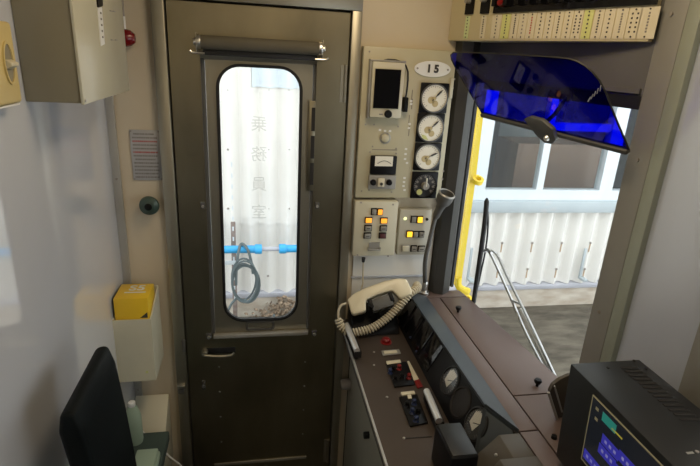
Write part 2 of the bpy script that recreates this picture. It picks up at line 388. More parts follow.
# roller blind
pl, pr = oY(197,42.5,1.565), oY(322,48,1.565)
zc = (pl.z+pr.z)/2
rb = thing('roller_blind', 'grey-brown roller blind rolled up above the door window', 'blind', (0.01,1.565,zc))
MB().cyl((pl.x+.010,1.565,zc),(pr.x-.010,1.565,zc),.0185,n=32).build('rolled_fabric', mat('blind_fabric',(.105,.093,.066),.8,bump=.2,bscale=900), rb)
MB().box((pl.x+.014,1.568,zc-.034),(pr.x-.012,1.582,zc-.018),.003).build('bottom_bar', 'rubber', rb)  # dark colour puts in the shadow band below the roll
for x, s in ((pl.x,-1),(pr.x,1)):
    c_ = MB().cyl((x-s*.011,1.565,zc),(x+s*.002,1.565,zc),.0185,n=24,bev=.002).cyl((x,1.565,zc),(x+s*.010,1.565,zc),.009,n=16,bev=.002).build('end_cap', 'chrome', rb)
    MB().box((x+s*.001,1.560,zc-.032),(x+s*.004,1.599,zc+.024),.001).build('bracket', 'steel', rb)
    MB().tube([(x-s*.02,1.560,zc-.030),(x+s*.004,1.558,zc-.030),(x+s*.014,1.558,zc-.029),(x+s*.019,1.558,zc-.024)], .0028, 8).build('blind_hook', 'chrome', rb)

# ------------------------------------------------------------------ instrument board on the door wall
BF = 1.572
b0, b1 = oY(364,46,BF), oY(441,200,BF)
bx0, bx1, bz1, bz0 = .3165, .611, b0.z+.001, oY(400,198,BF).z
ib = thing('instrument_board', 'cream instrument board with four round dials, meter and terminal on the door wall', 'instrument panel', ((bx0+bx1)/2, WY, bz0))
MB().box((bx0,BF,bz0),(bx1,WY,bz1),.004).build('board', 'cream', ib)
def dot(mb, px, py, r=.0028, y=BF): p = oY(px,py,y); mb.cyl(p, p+V((0,-.0012,0)), r, n=10)
for px, py in ((369.5,51.5),(455,62),(454.5,79),(453,88),(365.5,124.5),(374,124.5),(398,126.5),(372.5,146.5),(396,148.5),(361.5,191),(443.5,171),(442.5,179),(370,152),(396,153.5),(369,190),(391.5,192)):
    m_ = MB(); dot(m_, px, py); m_.build('screw', 'nail', ib)
# fine printed marks, seam lines
for px,py in ((411,101),(411,104),(409,128),(409.5,124),(406,149),(405.5,154),(405,159),(407,163),(404.5,178),(404,182),(403.5,186),(404.5,190),(380,130),(385,131),(390,131)):
    p = oY(px,py,BF); MB().box((p.x-.004,BF-.0008,p.z-.003),(p.x+.004,BF,p.z+.003)).build('printed_mark', 'white', ib)
for px,py in ((412,95),(412,104),(409,120),(409,131)):
    p = oY(px,py,BF); MB().box((p.x-.0012,BF-.0006,p.z-.016),(p.x+.0012,BF,p.z+.016)).build('printed_line', 'ink_grey', ib)
p, q = oY(372,149.5,BF), oY(397,151,BF); MB().box((p.x,BF-.0008,p.z-.001),(q.x,BF,p.z+.001)).build('seam', 'ink_grey', ib)
# oval number plate
p = oY(432.3,69,BF)
ov = [(p.x+.0585*math.cos(2*PI*k/40), BF, p.z+.0235*math.sin(2*PI*k/40)) for k in range(40)]
pl_ = MB().prism(ov, (0,-.004,0)).build('number_plate', 'white', ib)
text_mb('1 5', .031, frame((p.x, BF-.0048, p.z), (1,0,0),(0,0,1),(0,-1,0)), .0006, .0016).build('numerals', 'ink', pl_)
for s in (-1,1): MB().cyl((p.x+s*.049,BF-.004,p.z),(p.x+s*.049,BF-.006,p.z),.003,n=10).build('rivet', 'nail', pl_)
# dials
def gauge(px, py, half, r, dark=False, ang=50):
    p = oY(px,py,BF); x, z = p.x, p.z
    g0 = MB().box((x-half,BF-.008,z-half),(x+half,BF,z+half),.003).build('dial_gauge', 'black', ib)
    yb = BF-.008
    MB().lathe([(r+.004,0),(r+.004,.004),(r,.005),(r,.002)], (x,yb,z), (0,-1,0), 40).build('bezel', 'rubber_grey' if not dark else 'black', g0)
    MB().cyl((x,yb,z),(x,yb-.0018,z), r, n=40).build('dial_face', 'dial_dark' if dark else 'dial', g0)
    tk = MB()
    for k in range(25):
        a = math.radians(-45+270*k/24); c, s = math.cos(a), math.sin(a)
        l = .007 if k % 4 == 0 else .004
        t = MB(); M_ = frame((x+c*(r-.003-l/2), yb-.002, z+s*(r-.003-l/2)), (c,0,s), (-s,0,c), (0,-1,0))
        tk.box((-l/2,-.0006,0),(l/2,.0006,.0004), 0, M_)
    tk.build('scale_marks', 'btn' if dark else 'ink_grey', g0)
    if not dark:
        a = math.radians(ang)
        nd = MB(); M_ = frame((x,yb-.0035,z),(math.cos(a),0,math.sin(a)),(-math.sin(a),0,math.cos(a)),(0,-1,0))
        nd.box((-.010,-.0012,0),(r*.82,.0012,.0012),0,M_); nd.box((r*.3,-.0026,0),(r*.72,.0026,.0010),0,M_)
        nd.build('needle', 'ink', g0)
        MB().cyl((x,yb-.002,z),(x,yb-.0058,z),.005,n=16).build('hub', 'dial_tan', g0)
        pr_ = MB(); pr_.cyl((x-.010,yb-.0015,z-.006),(x-.010,yb-.0022,z-.006),.011,n=20); pr_.cyl((x+.004,yb-.0015,z-.017),(x+.004,yb-.0022,z-.017),.010,n=20)
        pr_.build('dial_print', 'dial_tan', g0)
    return g0, x, z, yb
gauge(433.4,98,.0460,.041,ang=48)
g0,x,z,yb = gauge(429.7,127.8,.0457,.0405,ang=45)
MB().prism([(x-.030,yb-.0019,z-.020),(x-.022,yb-.0019,z-.034),(x-.004,yb-.0019,z-.038),(x-.014,yb-.0019,z-.024)], (0,-.0005,0)).build('zone_mark', 'label_y', g0)
gauge(426.8,156.5,.0452,.040,ang=25)
g0,x,z,yb = gauge(423.8,184.8,.0450,.039,dark=True)
kn = MB().lathe([(0,.018),(.010,.018),(.012,.014),(.013,0)], (x,yb-.001,z), (0,-1,0)).build('selector_knob', 'knob_grey', g0)
MB().box((x-.0015,yb-.021,z),(x+.0015,yb-.014,z+.028),.0005).build('pointer', 'dial', g0)
MB().cyl((x-.017,yb-.002,z-.022),(x-.017,yb-.006,z-.022),.0095,n=18).build('green_lamp', 'label_y', g0)
for k in range(9):
    a = math.radians(-40+k*260/8); MB().cyl((x+.029*math.cos(a),yb-.0018,z+.029*math.sin(a)),(x+.029*math.cos(a),yb-.003,z+.029*math.sin(a)),.004,n=10).build('dial_digit', 'ink_grey', g0)
# push button, meter, switch trio
p = oY(385,138,BF)
pb = MB().lathe([(0,.008),(.010,.008),(.013,.006),(.014,0)], p, (0,-1,0)).build('push_button', 'cream', ib)
MB().lathe([(.015,0),(.018,.001),(.018,.003),(.015,.004)], p, (0,-1,0)).build('button_ring', 'knob_grey', pb)
a, b = oY(370.5,155,BF), oY(395,174,BF)
mt = MB().box((a.x,BF-.012,b.z),(b.x,BF,a.z),.003).build('voltmeter', 'black', ib)
a2, b2 = oY(374.5,156,BF), oY(391.5,165.5,BF)
MB().box((a2.x,BF-.0135,b2.z),(b2.x,BF-.012,a2.z+.002)).build('meter_face', 'dial', mt)
MB().tube([(a2.x+.008+.045*t, BF-.0145, b2.z+.008+.010*math.sin(PI*t)) for t in [k/10 for k in range(11)]], .0008, 6).build('meter_scale', 'ink', mt)
a, b = oY(368.5,174.5,BF), oY(394.5,188.5,BF)
st = MB().box((a.x,BF-.010,b.z),(b.x,BF,a.z),.002).build('switch_strip', 'btn', ib)
for px, m_ in ((373,'black'),(381,'label'),(389,'black')):
    p = oY(px,182.3,BF-.01)
    if m_ == 'label': MB().box((p.x-.011,BF-.016,p.z-.014),(p.x+.011,BF-.01,p.z+.014),.002).build('push_key', m_, st); MB().cyl((p.x,BF-.016,p.z-.004),(p.x,BF-.019,p.z-.004),.005,n=14).build('key_dot','ink',st)
    else: MB().lathe([(0,.012),(.007,.012),(.009,.009),(.010,0)], p, (0,-1,0)).build('toggle_knob', m_, st)
MB().box((oY(449.5,0,BF).x if 0 else .598,BF-.006,1.64),(.609,BF,1.70),.001).build('hinge_plate', 'cream_d', ib)

# terminal hung on the board
TF = BF-.030
a, b = oY(373,62,TF), oY(402.5,118.5,TF)
tx0, tx1, tz1, tz0 = a.x, oY(403.3,90,TF).x, a.z+.002, b.z
wt = thing('wall_terminal', 'cream handheld terminal with tall black screen hung at top left of the instrument board', 'display', ((tx0+tx1)/2, BF, tz0))
MB().box((tx0,TF,tz0),(tx1,BF-.002,tz1),.004).build('housing', 'cream_d', wt)
MB().box((tx0-.006,BF-.022,tz0-.004),(tx0-.0005,BF-.0005,tz1+.004),.001).box((tx0-.006,BF-.022,tz1+.0005),(tx1+.004,BF-.0005,tz1+.006),.001).build('holder', 'knob_grey', wt)
a, b = oY(375.3,68.5,TF), oY(400,109,TF)
bz = MB().box((a.x-.003,TF-.002,b.z-.003),(oY(399.5,90,TF).x+.003,TF,a.z+.003),.001).build('screen_bezel', 'cream', wt)
MB().box((a.x,TF-.003,b.z),(oY(399.5,90,TF).x,TF-.002,a.z)).build('screen', mat('matt_black_screen',(.004,.004,.005),.6,spec=.05), bz)
p = oY(388,114,TF); MB().lathe([(0,.010),(.009,.010),(.0115,.007),(.012,0)], p, (0,-1,0)).build('knob', 'black', wt)
p = oY(381,114.3,TF); MB().box((p.x-.006,TF-.001,p.z-.002),(p.x+.006,TF,p.z+.002)).build('maker_mark', 'ink_grey', wt)
pts = [oY(px,py,TF+.012) for px,py in ((379,63.5),(382,61),(388,59.6),(395,60),(402,62),(406,66),(408,72),(408,80),(407,90),(405.5,99))]
MB().tube(pts, .0028, 8).build('cable', 'rubber', wt)
p = oY(405,104.5,TF+.016); MB().box((p.x-.007,TF+.004,p.z-.022),(p.x+.007,BF-.001,p.z+.022),.002).build('cable_plug', 'black', wt)

# the two button boxes below
def button(root, px, py, y, w, h, face, rim='black', d=.006, mark=False):
    p = oY(px,py,y)
    r_ = MB().box((p.x-w-.003,y-.004,p.z-h-.003),(p.x+w+.003,y,p.z+h+.003),.001).build('button_rim', rim, root)
    MB().box((p.x-w,y-.004-d,p.z-h),(p.x+w,y-.004,p.z+h),.0015).build('button_cap', face, r_)
    if mark: MB().box((p.x-w*.6,y-.0045-d,p.z-.0015),(p.x+w*.6,y-.004-d,p.z+.0015)).build('button_mark', 'ink', r_)
LF = 1.560
a, b = oY(354.5,200.5,LF), oY(394,256.5,LF)
lx0, lx1, lz1, lz0 = oY(353.8,228,LF).x, oY(396.4,230,LF).x, min(oY(376,201.5,LF).z, bz0-.004), oY(374,256,LF).z
lb = thing('switch_box', 'cream box with three lit amber buttons below the instrument board beside the door', 'switch box', ((lx0+lx1)/2, WY, lz0))
MB().box((lx0,LF,lz0),(lx1,WY,lz1),.004).build('housing', 'cream_d', lb)
for px,py in ((361,202.5),(393,204.5),(357.5,255),(388,256)): m_ = MB(); dot(m_, px, py, .0032, LF); m_.build('screw','nail',lb)
button(lb,373.8,211.3,LF,.0072,.0088,'btn'); button(lb,379.8,211.6,LF,.0072,.0088,'amber')
button(lb,368.4,219.8,LF,.0100,.0078,'amber'); button(lb,383.6,220.3,LF,.0100,.0078,'amber')
button(lb,367.9,227.7,LF,.0100,.0078,'btn',mark=True); button(lb,383.1,228,LF,.0100,.0078,'btn',mark=True)
button(lb,367.2,235.2,LF,.0100,.0078,'btn',mark=True); button(lb,382.3,235.3,LF,.0100,.0078,'btn_red')
a, b = oY(367.5,248,LF), oY(380.5,242,LF)
ch_ = MB().box((a.x,LF-.012,a.z-.006),(b.x,LF,a.z-.001),.001).box((a.x+.004,LF-.004,a.z),(b.x-.003,LF,b.z)).box((a.x,LF-.012,a.z-.006),(a.x+.003,LF,a.z+.004)).box((b.x-.003,LF-.012,a.z-.006),(b.x,LF,a.z+.004))
ch_.build('card_holder', 'knob_grey', lb)
RF = 1.582
rx0, rx1, rz1, rz0 = oY(398.3,230,RF).x+.002, oY(430.5,228,RF).x, oY(415,209.5,RF).z, oY(412,255,RF).z
r2 = thing('switch_box', 'narrower grey-cream box with two lit yellow buttons, behind the gooseneck lamp', 'switch box', ((rx0+rx1)/2, WY, rz0))
MB().box((max(rx0,lx1+.003),RF,rz0),(rx1,WY,rz1),.004).build('housing', mat('grey_cream_box',(.50,.48,.40),.4,var=.03), r2)
p = oY(405.2,218.6,RF); MB().lathe([(0,.006),(.004,.005),(.006,0)], p, (0,-1,0)).build('indicator_lamp','led',r2)
p = oY(427,219.2,RF); MB().lathe([(0,.006),(.004,.005),(.005,0)], p, (0,-1,0)).build('indicator_lamp','black',r2)
button(r2,413.4,219,RF,.0075,.0095,'btn'); button(r2,419.6,219.3,RF,.0085,.0100,'yell_lit')
button(r2,409.2,233.7,RF,.0090,.0095,'yell_lit'); button(r2,415.2,233.9,RF,.0075,.0090,'btn'); button(r2,421,234,RF,.0080,.0090,'btn',mark=True)
button(r2,405.2,248,RF,.0120,.0105,'cream_d',rim='knob_grey'); button(r2,413.4,248.2,RF,.0085,.0090,'btn',mark=True); button(r2,421,248.4,RF,.0105,.0085,'btn',mark=True)
# wiring tail from left box
c_ = [oY(363.5,257.8,1.59), oY(363.3,262,1.59), oY(363,270,1.595), oY(362.8,283,1.59), oY(361,290,1.585)]
lc = thing('box_cable', 'thin pale cable dropping from the amber button box to the telephone', 'cable', c_[-1])
MB().tube(c_[1:], .0028, 8).build('cable', 'cord', lc); MB().cyl(c_[0],c_[1],.007,.005,n=12).build('cable_gland','rubber',lc)
# white panel under the boxes
struct(MB().box((.33,1.604,.86),(.615,1.6095,oY(400,257,1.604).z+.09)).build('trim_8', 'white'))
pA=oY(352,277,1.603); struct(MB().box((.325,1.598,pA.z-.004),(.60,1.6035,pA.z+.004),.001).build('trim_9','panel_white'))

# ------------------------------------------------------------------ things on the left
CX = -.33
cb = thing('overhead_cabinet', 'large grey-cream wall cabinet hung high on the left partition', 'cabinet', (XL,1.26,1.635))
cz = 1.635
MB().box((XL,1.077,cz),(CX-.002,1.452,2.12),.003).build('body','cab_shade',cb)
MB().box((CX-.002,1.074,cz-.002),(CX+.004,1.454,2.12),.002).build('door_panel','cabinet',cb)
def cxp(px,py): return oX(px,py,CX+.004)
a,b = cxp(100,9), cxp(103,46)
ls = MB().prism([cxp(97.2,8),cxp(101.2,7),cxp(104.2,44),cxp(100.5,46)], (.0015,0,0)).build('label_strip','white',cb)
MB().prism([cxp(95.5,-8),cxp(101,-8),cxp(101.6,5.8),cxp(97,7.2)], (.003,0,0)).build('latch_plate','black',cb)
for py in (13,19,25,31,37): q=cxp(99.6+ (py-10)*.085,py); MB().box((q.x+.001,q.y-.004,q.z-.002),(q.x+.0025,q.y+.004,q.z+.002)).build('label_mark','ink_grey',ls)
for px,py in ((111,11),(114,11.5),(112,40),(116,40)): q=cxp(px,py); MB().box((q.x-.0005,q.y-.010,q.z-.001),(q.x+.001,q.y+.010,q.z+.001)).build('scratch_mark','ink_grey',cb)
MB().sphere((CX+.003,1.081,cz+.006),.004).build('corner_screw','alu',cb)

# red lamp on a rod, on the door wall
p = oY(128.5,38,1.585); 
rl_ = thing('warning_lamp', 'dark red domed lamp on a thin rod, right of the overhead cabinet', 'lamp', p)
MB().lathe([(0,.031),(.012,.029),(.020,.019),(.0235,.005),(.0235,0)], (p.x-.012,1.585,p.z), (1,0,0)).lathe([(0,0),(.0235,0)],(p.x-.012,1.585,p.z),(1,0,0)).build('lens','red',rl_)
MB().box((p.x-.020,1.570,p.z-.025),(p.x-.0125,WY-.001,p.z+.022),.002).build('lamp_base','white',rl_)
MB().cyl((p.x-.008,1.585,p.z+.022),(p.x-.008,1.585,p.z+.055),.004,n=12).build('socket','white',rl_)
MB().cyl((p.x-.008,1.585,p.z+.05),(p.x-.008,1.585,2.249),.0035,n=12).build('rod','nail',rl_)

# pale yellow switch housing on the partition, front left
yx = -.40
ya,yb_ = .84,.993
z0,z1 = 1.643,1.773
yb = thing('switch_housing', 'dull yellow plastic switch housing with a rocker, left edge beside the overhead cabinet', 'switch', (XL,.92,z0))
MB().box((XL+.001,ya,z0),(yx,yb_,z1),.006,seg=3).build('housing','yellow_dull',yb)
def yp(px,py): return oX(px,py,yx)
c=yp(8,63)
el=lambda ry,rz,x: [(x,c.y+ry*math.cos(2*PI*k/28),c.z+rz*math.sin(2*PI*k/28)) for k in range(28)]
MB().prism(el(.015,.030,yx-.002),(.003,0,0)).build('recess','cab_shade',yb)
MB().ring(el(.018,.034,yx-.001),el(.015,.030,yx-.001),(.004,0,0)).build('recess_rim','yellow_dull',yb)
MB().prism([(yx,c.y-.013,c.z+.006),(yx+.011,c.y-.013,c.z+.001),(yx+.011,c.y-.013,c.z-.004),(yx,c.y-.013,c.z-.010)],(0,.026,0),.001).build('rocker','label',yb)
q=yp(4,46); MB().box((yx,q.y-.002,q.z-.003),(yx+.0008,q.y+.002,q.z+.003)).build('printed_mark','ink_grey',yb)
MB().box((XL+.004,ya+.004,z0-.004),(yx-.004,yb_-.003,z0-.0005),.001).build('base_plate','white',yb)

# notice plate, green knob
a,b = oY(131,129,1.606), oY(161,181,1.606)
px0,px1,pz1,pz0 = oY(132,155,1.606).x-.002, oY(161,155,1.606).x+.001, a.z-.002, b.z+.002
np_ = thing('notice_plate','small grey metal notice plate with rows of dark print, left of the door','sign',((px0+px1)/2,WY,pz0))
MB().box((px0,1.606,pz0),(px1,WY,pz1),.001).build('plate','plate',np_)
for i in range(13):
    z = pz1-.012-i*(pz1-pz0-.022)/12; row = MB(); xx = px0+.007+(0.004 if i in (0,7) else 0)
    while xx < px1-.012-(.006 if i in (0,7) else 0):
        wd = random.uniform(.0025,.0045); row.box((xx,1.6055,z-.0024),(xx+wd,1.606,z+.0024)); xx += wd+random.uniform(.001,.0025)
    row.build('print_row','ink_red' if i in (2,5) else 'ink_grey',np_)
for x,z in ((px0+.004,pz1-.004),(px1-.004,pz1-.004),(px0+.004,pz0+.004),(px1-.004,pz0+.004)): MB().cyl((x,1.606,z),(x,1.604,z),.0025,n=10).build('rivet','nail',np_)
p = oY(150,204.5,1.59)
gk = thing('round_knob','round dark green knob on the door wall, under the notice plate','knob',(p.x,WY,p.z))
MB().lathe([(.018,-.02),(.018,.004),(.027,.008),(.030,.014),(.028,.021),(.020,.026),(.008,.028),(0,.028)], (p.x,1.592,p.z), (0,-1,0), 36).build('knob','green_k',gk)
MB().lathe([(.009,.028),(.011,.031),(.006,.033),(0,.033)], (p.x,1.592,p.z), (0,-1,0)).build('knob_centre','black',gk)

# pocket holder with yellow case
hy = 1.44
a,b,c = oY(113.5,321,hy), oY(153,318.5,hy), oY(154.5,381,hy)
hx0,hx1,hz1,hz0 = XL, oY(153.5,350,hy).x, oY(134,320,hy).z, oY(134,381.5,hy).z
ph = thing('pocket_holder','cream open-topped pocket box on the partition holding a yellow case','box',((hx0+hx1)/2,1.5,hz0))
ye = 1.585
p_ = MB().box((hx0,hy,hz0),(hx1,hy+.004,hz1)).box((hx0,hy+.004,hz0),(hx1,ye,hz0+.004))
p_.prism([(hx1-.004,hy+.004,hz0+.004),(hx1-.004,ye,hz0+.004),(hx1-.004,ye,hz1+.045),(hx1-.004,hy+.004,hz1)],(.004,0,0))
p_.prism([(hx0,hy+.004,hz0+.004),(hx0,ye,hz0+.004),(hx0,ye,hz1+.045),(hx0,hy+.004,hz1)],(.004,0,0))
p_.box((hx0+.004,ye-.004,hz0+.004),(hx1-.004,ye,hz1+.045))
p_.build('pocket','beige_box',ph)
q = oY(147,372,hy); MB().box((q.x-.004,hy-.0008,q.z-.004),(q.x+.004,hy,q.z+.004)).build('stain','label_y',ph)
# yellow case standing in it
cy0, cy1 = hy+.008, 1.553
cx0,cx1 = hx0+.006, oY(148.5,310,cy0).x
czt = oY(132,298.5,cy0).z
yc = thing('yellow_case','bright yellow case standing in the cream pocket box','case',((cx0+cx1)/2,1.5,hz0+.0045))
MB().box((cx0,cy0,hz0+.005),(cx1,cy1,czt),.003).build('case','yellow',yc)
MB().box((cx0-.0015,cy0+.002,hz1-.02),(cx0-.0002,cy1-.002,czt-.002)).build('dark_edge','ink',yc)
cm = (cx0+cx1)/2
MB().prism([(cx1-.026,cy0-.0006,hz1+.002),(cx1-.004,cy0-.0006,hz1+.002),(cx1-.004,cy0-.0006,hz1+.021)],(0,.0004,0)).build('torn_corner','ink',yc)
text_mb('S5', .05, frame((cm+.006,(cy0+cy1)/2+.018,czt+.0006),(1,0,0),(0,1,0),(0,0,1)),.0003,.001).box((cm-.026,(cy0+cy1)/2-.014,czt),(cm+.036,(cy0+cy1)/2-.008,czt+.0005)).build('print','white',yc)

# low cream box in the corner
ly=1.50
q0,q1 = oY(137,406,1.58), oY(165,404,1.58)
sb = thing('wall_box','small pale box low in the corner under the pocket box','box',(-.37,1.55,.42))
sx1 = oZ(160,431,.468).x
MB().prism([(XL+.002,1.468,.30),(XL+.002,WY-.014,.30),(XL+.002,WY-.014,.575),(XL+.002,1.468,.475)],(.112,0,0),.002).build('housing','beige_box',sb)
MB().box((-.318+.0003,1.48,.31),(-.316,1.585,.46)).build('side_cover','cab_shade',sb)

# driver's seat
seat = thing('driver_chair','black driver chair with upright back at the lower left, close to the partition','chair',(-.33,.93,0))
sp = []
prof = [(-.345,1.128),(-.320,1.132),(-.308,1.09),(-.298,.98),(-.290,.86),(-.284,.74),(-.280,.58),(-.31,.58),(-.31,.74),(-.325,.86),(-.34,.98),(-.352,1.09)]
MB().prism([(x,.800,z) for x,z in prof],(0,.228,0),.010,seg=3).build('backrest','seat',seat)
MB().box((-.40,.80,.44),(-.05,1.20,.54),.03,seg=3).build('seat_cushion','seatgreen',seat)
MB().cyl((-.26,.98,0),(-.26,.98,.44),.05,n=20).build('pedestal','black',seat)
MB().tube([(-.29,1.03,.60),(-.27,1.10,.58),(-.24,1.17,.57),(-.20,1.20,.56)],.016,10).build('seat_hinge','black',seat)
sf = thing('wall_shelf','dark green shelf behind the seat against the partition','shelf',(-.36,1.34,.50))
MB().box((XL+.002,1.13,.50),(-.295,1.45,.535),.004).build('shelf_board','seatgreen',sf)
MB().prism([(XL+.002,1.28,.36),(XL+.002,1.28,.4995),(-.30,1.28,.4995)],(0,.012,0)).build('bracket','black',sf)
cl = MB().box((-.372,1.25,.536),(-.302,1.335,.560),.006).box((-.369,1.253,.561),(-.306,1.33,.575),.005).build('folded_cloth','palegreen',None,(-.337,1.29,.536))
tag(cl,'pale green folded cloth on the dark shelf at the bottom left','cloth')
bt = thing('bottle','pale green upright bottle on the shelf, just behind the seat back','bottle',(-.392,1.41,.536))
MB().lathe([(0,0),(.022,0),(.024,.01),(.024,.10),(.016,.13),(.010,.14),(0,.14)],(-.392,1.41,.536),(0,0,1)).build('body','palegreen',bt)
MB().cyl((-.392,1.41,.674),(-.392,1.41,.690),.011,n=16,bev=.002).build('cap','white',bt)
a,b = oY(142,431,1.455), oY(184,468,1.455)
cord_ = MB().tube([a, a.lerp(b,.3)+V((0,0,-.004)), a.lerp(b,.65)+V((0,0,-.006)), b, b+V((.05,0,-.08))],.003,8).build('pull_cord','white',None,a); tag(cord_,'thin white cord slanting down from the low box toward the door','cord')

# ------------------------------------------------------------------ driver console
dc = thing('driver_console','brown driving console with hooded gauges running along under the windscreen','console',(.55,1.0,0))
MB().prism([(.335,.35,0),(.335,1.585,0),(.695,1.585,0),(.75,1.2,0),(.78,.9,0),(.78,.35,0)],(0,0,.812)).build('cabinet_body','console_side',dc)
MB().box((.335-.002,1.583,0),(.345,1.587,.81)).build('body_seam','groove',dc)
MB().box((.296,.35,.812),(.62,1.598,.85),.004).build('desk_top','brown',dc)
MB().box((.290,.35,.842),(.297,1.598,.853),.002).build('edge_strip','alu',dc)
MB().prism([(.585,1.598,.85),(.712,1.598,.85),(.808,1.0,.85),(.803,.35,.85),(.585,.35,.85)],(0,0,.0945)).build('deck_base','groove',dc)
dz0,dz1 = .9445,.951
def deck(pts,name='deck_board',m='brown_top'): MB().prism([(x,y,dz0) for x,y in pts],(0,0,dz1-dz0),.0012).build(name,m,dc)
def gx(y): return GA.x+(GA.y-y)/(GA.y-GB.y)*(GB.x-GA.x)+.020 if y > 1.0 else .815
deck([(.530,1.598),(.530,1.554),(.594,1.554),(.594,1.546),(gx(1.546),1.546),(gx(1.598),1.598)])
deck([(.594,1.542),(.594,.864),(.6395,.864),(.6395,1.542)])
deck([(.594,.860),(.594,.35),(.6395,.35),(.6395,.860)])
deck([(.6435,1.542),(.6435,.990),(gx(1.0),.990),(gx(1.542),1.542)],'deck_hatch')
deck([(.6435,.986),(.6435,.35),(.806,.35),(.806,.986)])
for px,py in ((537,384),(458,310)):
    p = oZ(px,py+2,.951); k_ = MB().cyl(p,p+V((0,0,.008)),.004,n=12).lathe([(0,.022),(.008,.021),(.0105,.016),(.008,.010),(.004,.008)],p,(0,0,1)).build('latch_knob','black',dc)
p = oZ(554,438,.951); MB().lathe([(0,.008),(.006,.007),(.007,0)],p,(0,0,1)).build('latch_knob','black',dc)
MB().box((.530,1.556,.8505),(.584,1.597,.944)).build('corner_block','groove',dc)
# hood: folded sheet with a near cheek
MB().prism([(.521,1.55,.976),(.528,1.55,.9775),(.5935,1.55,.9535),(.5935,.866,.9535),(.541,.936,.9735),(.538,.938,.972)],(0,0,-.007)).build('hood','hood',dc)
MB().prism([(.538,.939,.966),(.5935,.866,.947),(.5935,.866,.8515),(.486,.862,.8515)],V((-.7,-.6,.15)).normalized()*-.006).build('hood_cheek','hood',dc)
GP, gpx = V((.497,1.2,.852)), V((.055,0,.108)).normalized()
gpn = V((-gpx.z,0,gpx.x))
MB().prism([(.494,.876,.851),(.549,.940,.957),(.556,.940,.957),(.510,.876,.851)],(0,.66,0)).build('gauge_panel','black',dc)
def gp(px,py): return on(px,py,GP,gpn)
for i,(px,py,kind) in enumerate(((450.5,381,1),(461,402.5,0),(476.5,424,1))):
    p = gp(px,py); u = V((0,1,0))
    g0 = MB().lathe([(.043,0),(.043,.004),(.038,.006),(.036,.002)],p,gpn,40).build('console_gauge','rubber' if kind else 'groove',dc)
    MB().cyl(p,p+gpn*.0022,.0365,n=40).build('dial_face','dial_dark' if kind else 'groove',g0)
    if kind:
        MB().prism([p+gpn*.0024+gpx*a_+u*b_ for a_,b_ in ((.030,.012),(.020,.024),(-.012,.022),(-.020,-.004),(.008,-.012),(.028,-.016))],gpn*.0005).build('dial_glare','dial',g0)  # pale patch painted on the dial as glare
        tk=MB()
        for k in range(21):
            a_=math.radians(-40+k*13); d_=gpx*math.sin(a_)+u*math.cos(a_); w_=gpx*math.cos(a_)-u*math.sin(a_)
            tk.box((-.003,-.0007,0),(.003,.0007,.0006),0,frame(p+gpn*.003+d_*.031,d_,w_,gpn))
        tk.build('scale_marks','ink_grey',g0)
        d_=(gpx*.5-u*.8).normalized(); tk=MB(); tk.box((-.008,-.001,0),(.028,.001,.001),0,frame(p+gpn*.004,d_,gpn.cross(d_),gpn)); tk.build('needle','ink',g0)
    if kind: MB().cyl(p+gpn*.0052,p+gpn*.0058,.0365,n=40).build('gauge_glass','gaugeglass',g0)
for y0,y1 in ((1.50,1.565),(1.41,1.485),(1.32,1.395),(1.23,1.305)):
    w_=MB(); base=GP+gpn*.0012
    w_.prism([V((base.x,y0,base.z))+gpx*.012, V((base.x,y1,base.z))+gpx*.012, V((base.x,y1,base.z))+gpx*.105, V((base.x,y0,base.z))+gpx*.105], gpn*.004,.001)
    w_.build('indicator_window','blackgloss',dc)
for px,py in ((412,338),(418,352)): p=gp(px,py); MB().sphere(p+gpn*.006,.004).build('indicator_lamp','blue_k',dc)
# sloping pedestal after the hood
pd = [(.450,.852),(.540,.951),(.591,.951),(.591,.852)]
MB().prism([(x,.858,z) for x,z in pd],(0,-.072,0),.002).build('sloping_box','brown_ped',dc)
MB().prism([(.440,.783,.852),(.505,.783,.955),(.5915,.783,.955),(.5915,.783,.852)],(0,-.36,0),.002).build('sloping_box','brown_ped',dc)
p = on(496,455,(.50,.8,.91),(-.099,0,.09)); MB().sphere(p,.004).build('screw','alu',dc)
# controller block with bright bars
MB().box((.404,.800,.851),(.468,.908,.952),.006,seg=3).build('controller_block','black',dc)
MB().box((.408,.804,.952),(.464,.903,.9545),.001).build('block_top','monitor',dc)
def bar(px0,py0,px1,py1,zb,name):
    a,b = oZ(px0,py0,zb), oZ(px1,py1,zb)
    base = MB().tube([a+V((.004,0,-.014)),b+V((.004,0,-.014))],.016,4,flat=(1,0,1)).build(name+'_base','rubber',dc)
    MB().tube([a,a.lerp(b,.5),b],[.0095,.010,.0095],12).build(name,M.setdefault('bar_metal',mat('satin_bar_metal',(.72,.71,.69),.38,.7,var=.02)),dc)
bar(346.5,325,357,351,.885,'grab_bar'); bar(426.5,391,439,421,.882,'holder_bar')
# desk controls
p = oZ(386,342,.851); MB().lathe([(0,.016),(.010,.015),(.014,.011),(.014,.002),(.020,.001),(.020,0)],p,(0,0,1)).build('red_button','red_b',dc)
def dplate(pts,z,h,m,name,bev=.001):
    q=[oZ(px,py,z) for px,py in pts]; return MB().prism(q,(0,0,h),bev).build(name,m,dc)
b_=dplate([(381,351.5),(399,350),(401,354.5),(383,356.5)],.8505,.004,'knob_grey','name_plate')
dplate([(383.5,351.3),(396.5,350.4),(397.5,353),(384.5,354)],.8548,.0012,'label','name_card',0)
dplate([(386,365),(407,362.5),(415,385.5),(394.5,388)],.8505,.005,'black','switch_plate')
dplate([(386,362.5),(400,361),(401,364),(387,366)],.8505,.006,'label','label_card')
dplate([(404,362.5),(409,361.5),(419,380),(414,381.5)],.8505,.003,'label','label_card')
dplate([(414,381.5),(419,380),(423,387.5),(417.5,389)],.8505,.004,'red_b','red_label')
dplate([(399,398.5),(417,396),(428,424),(410,427.5)],.8505,.006,'black','switch_plate')
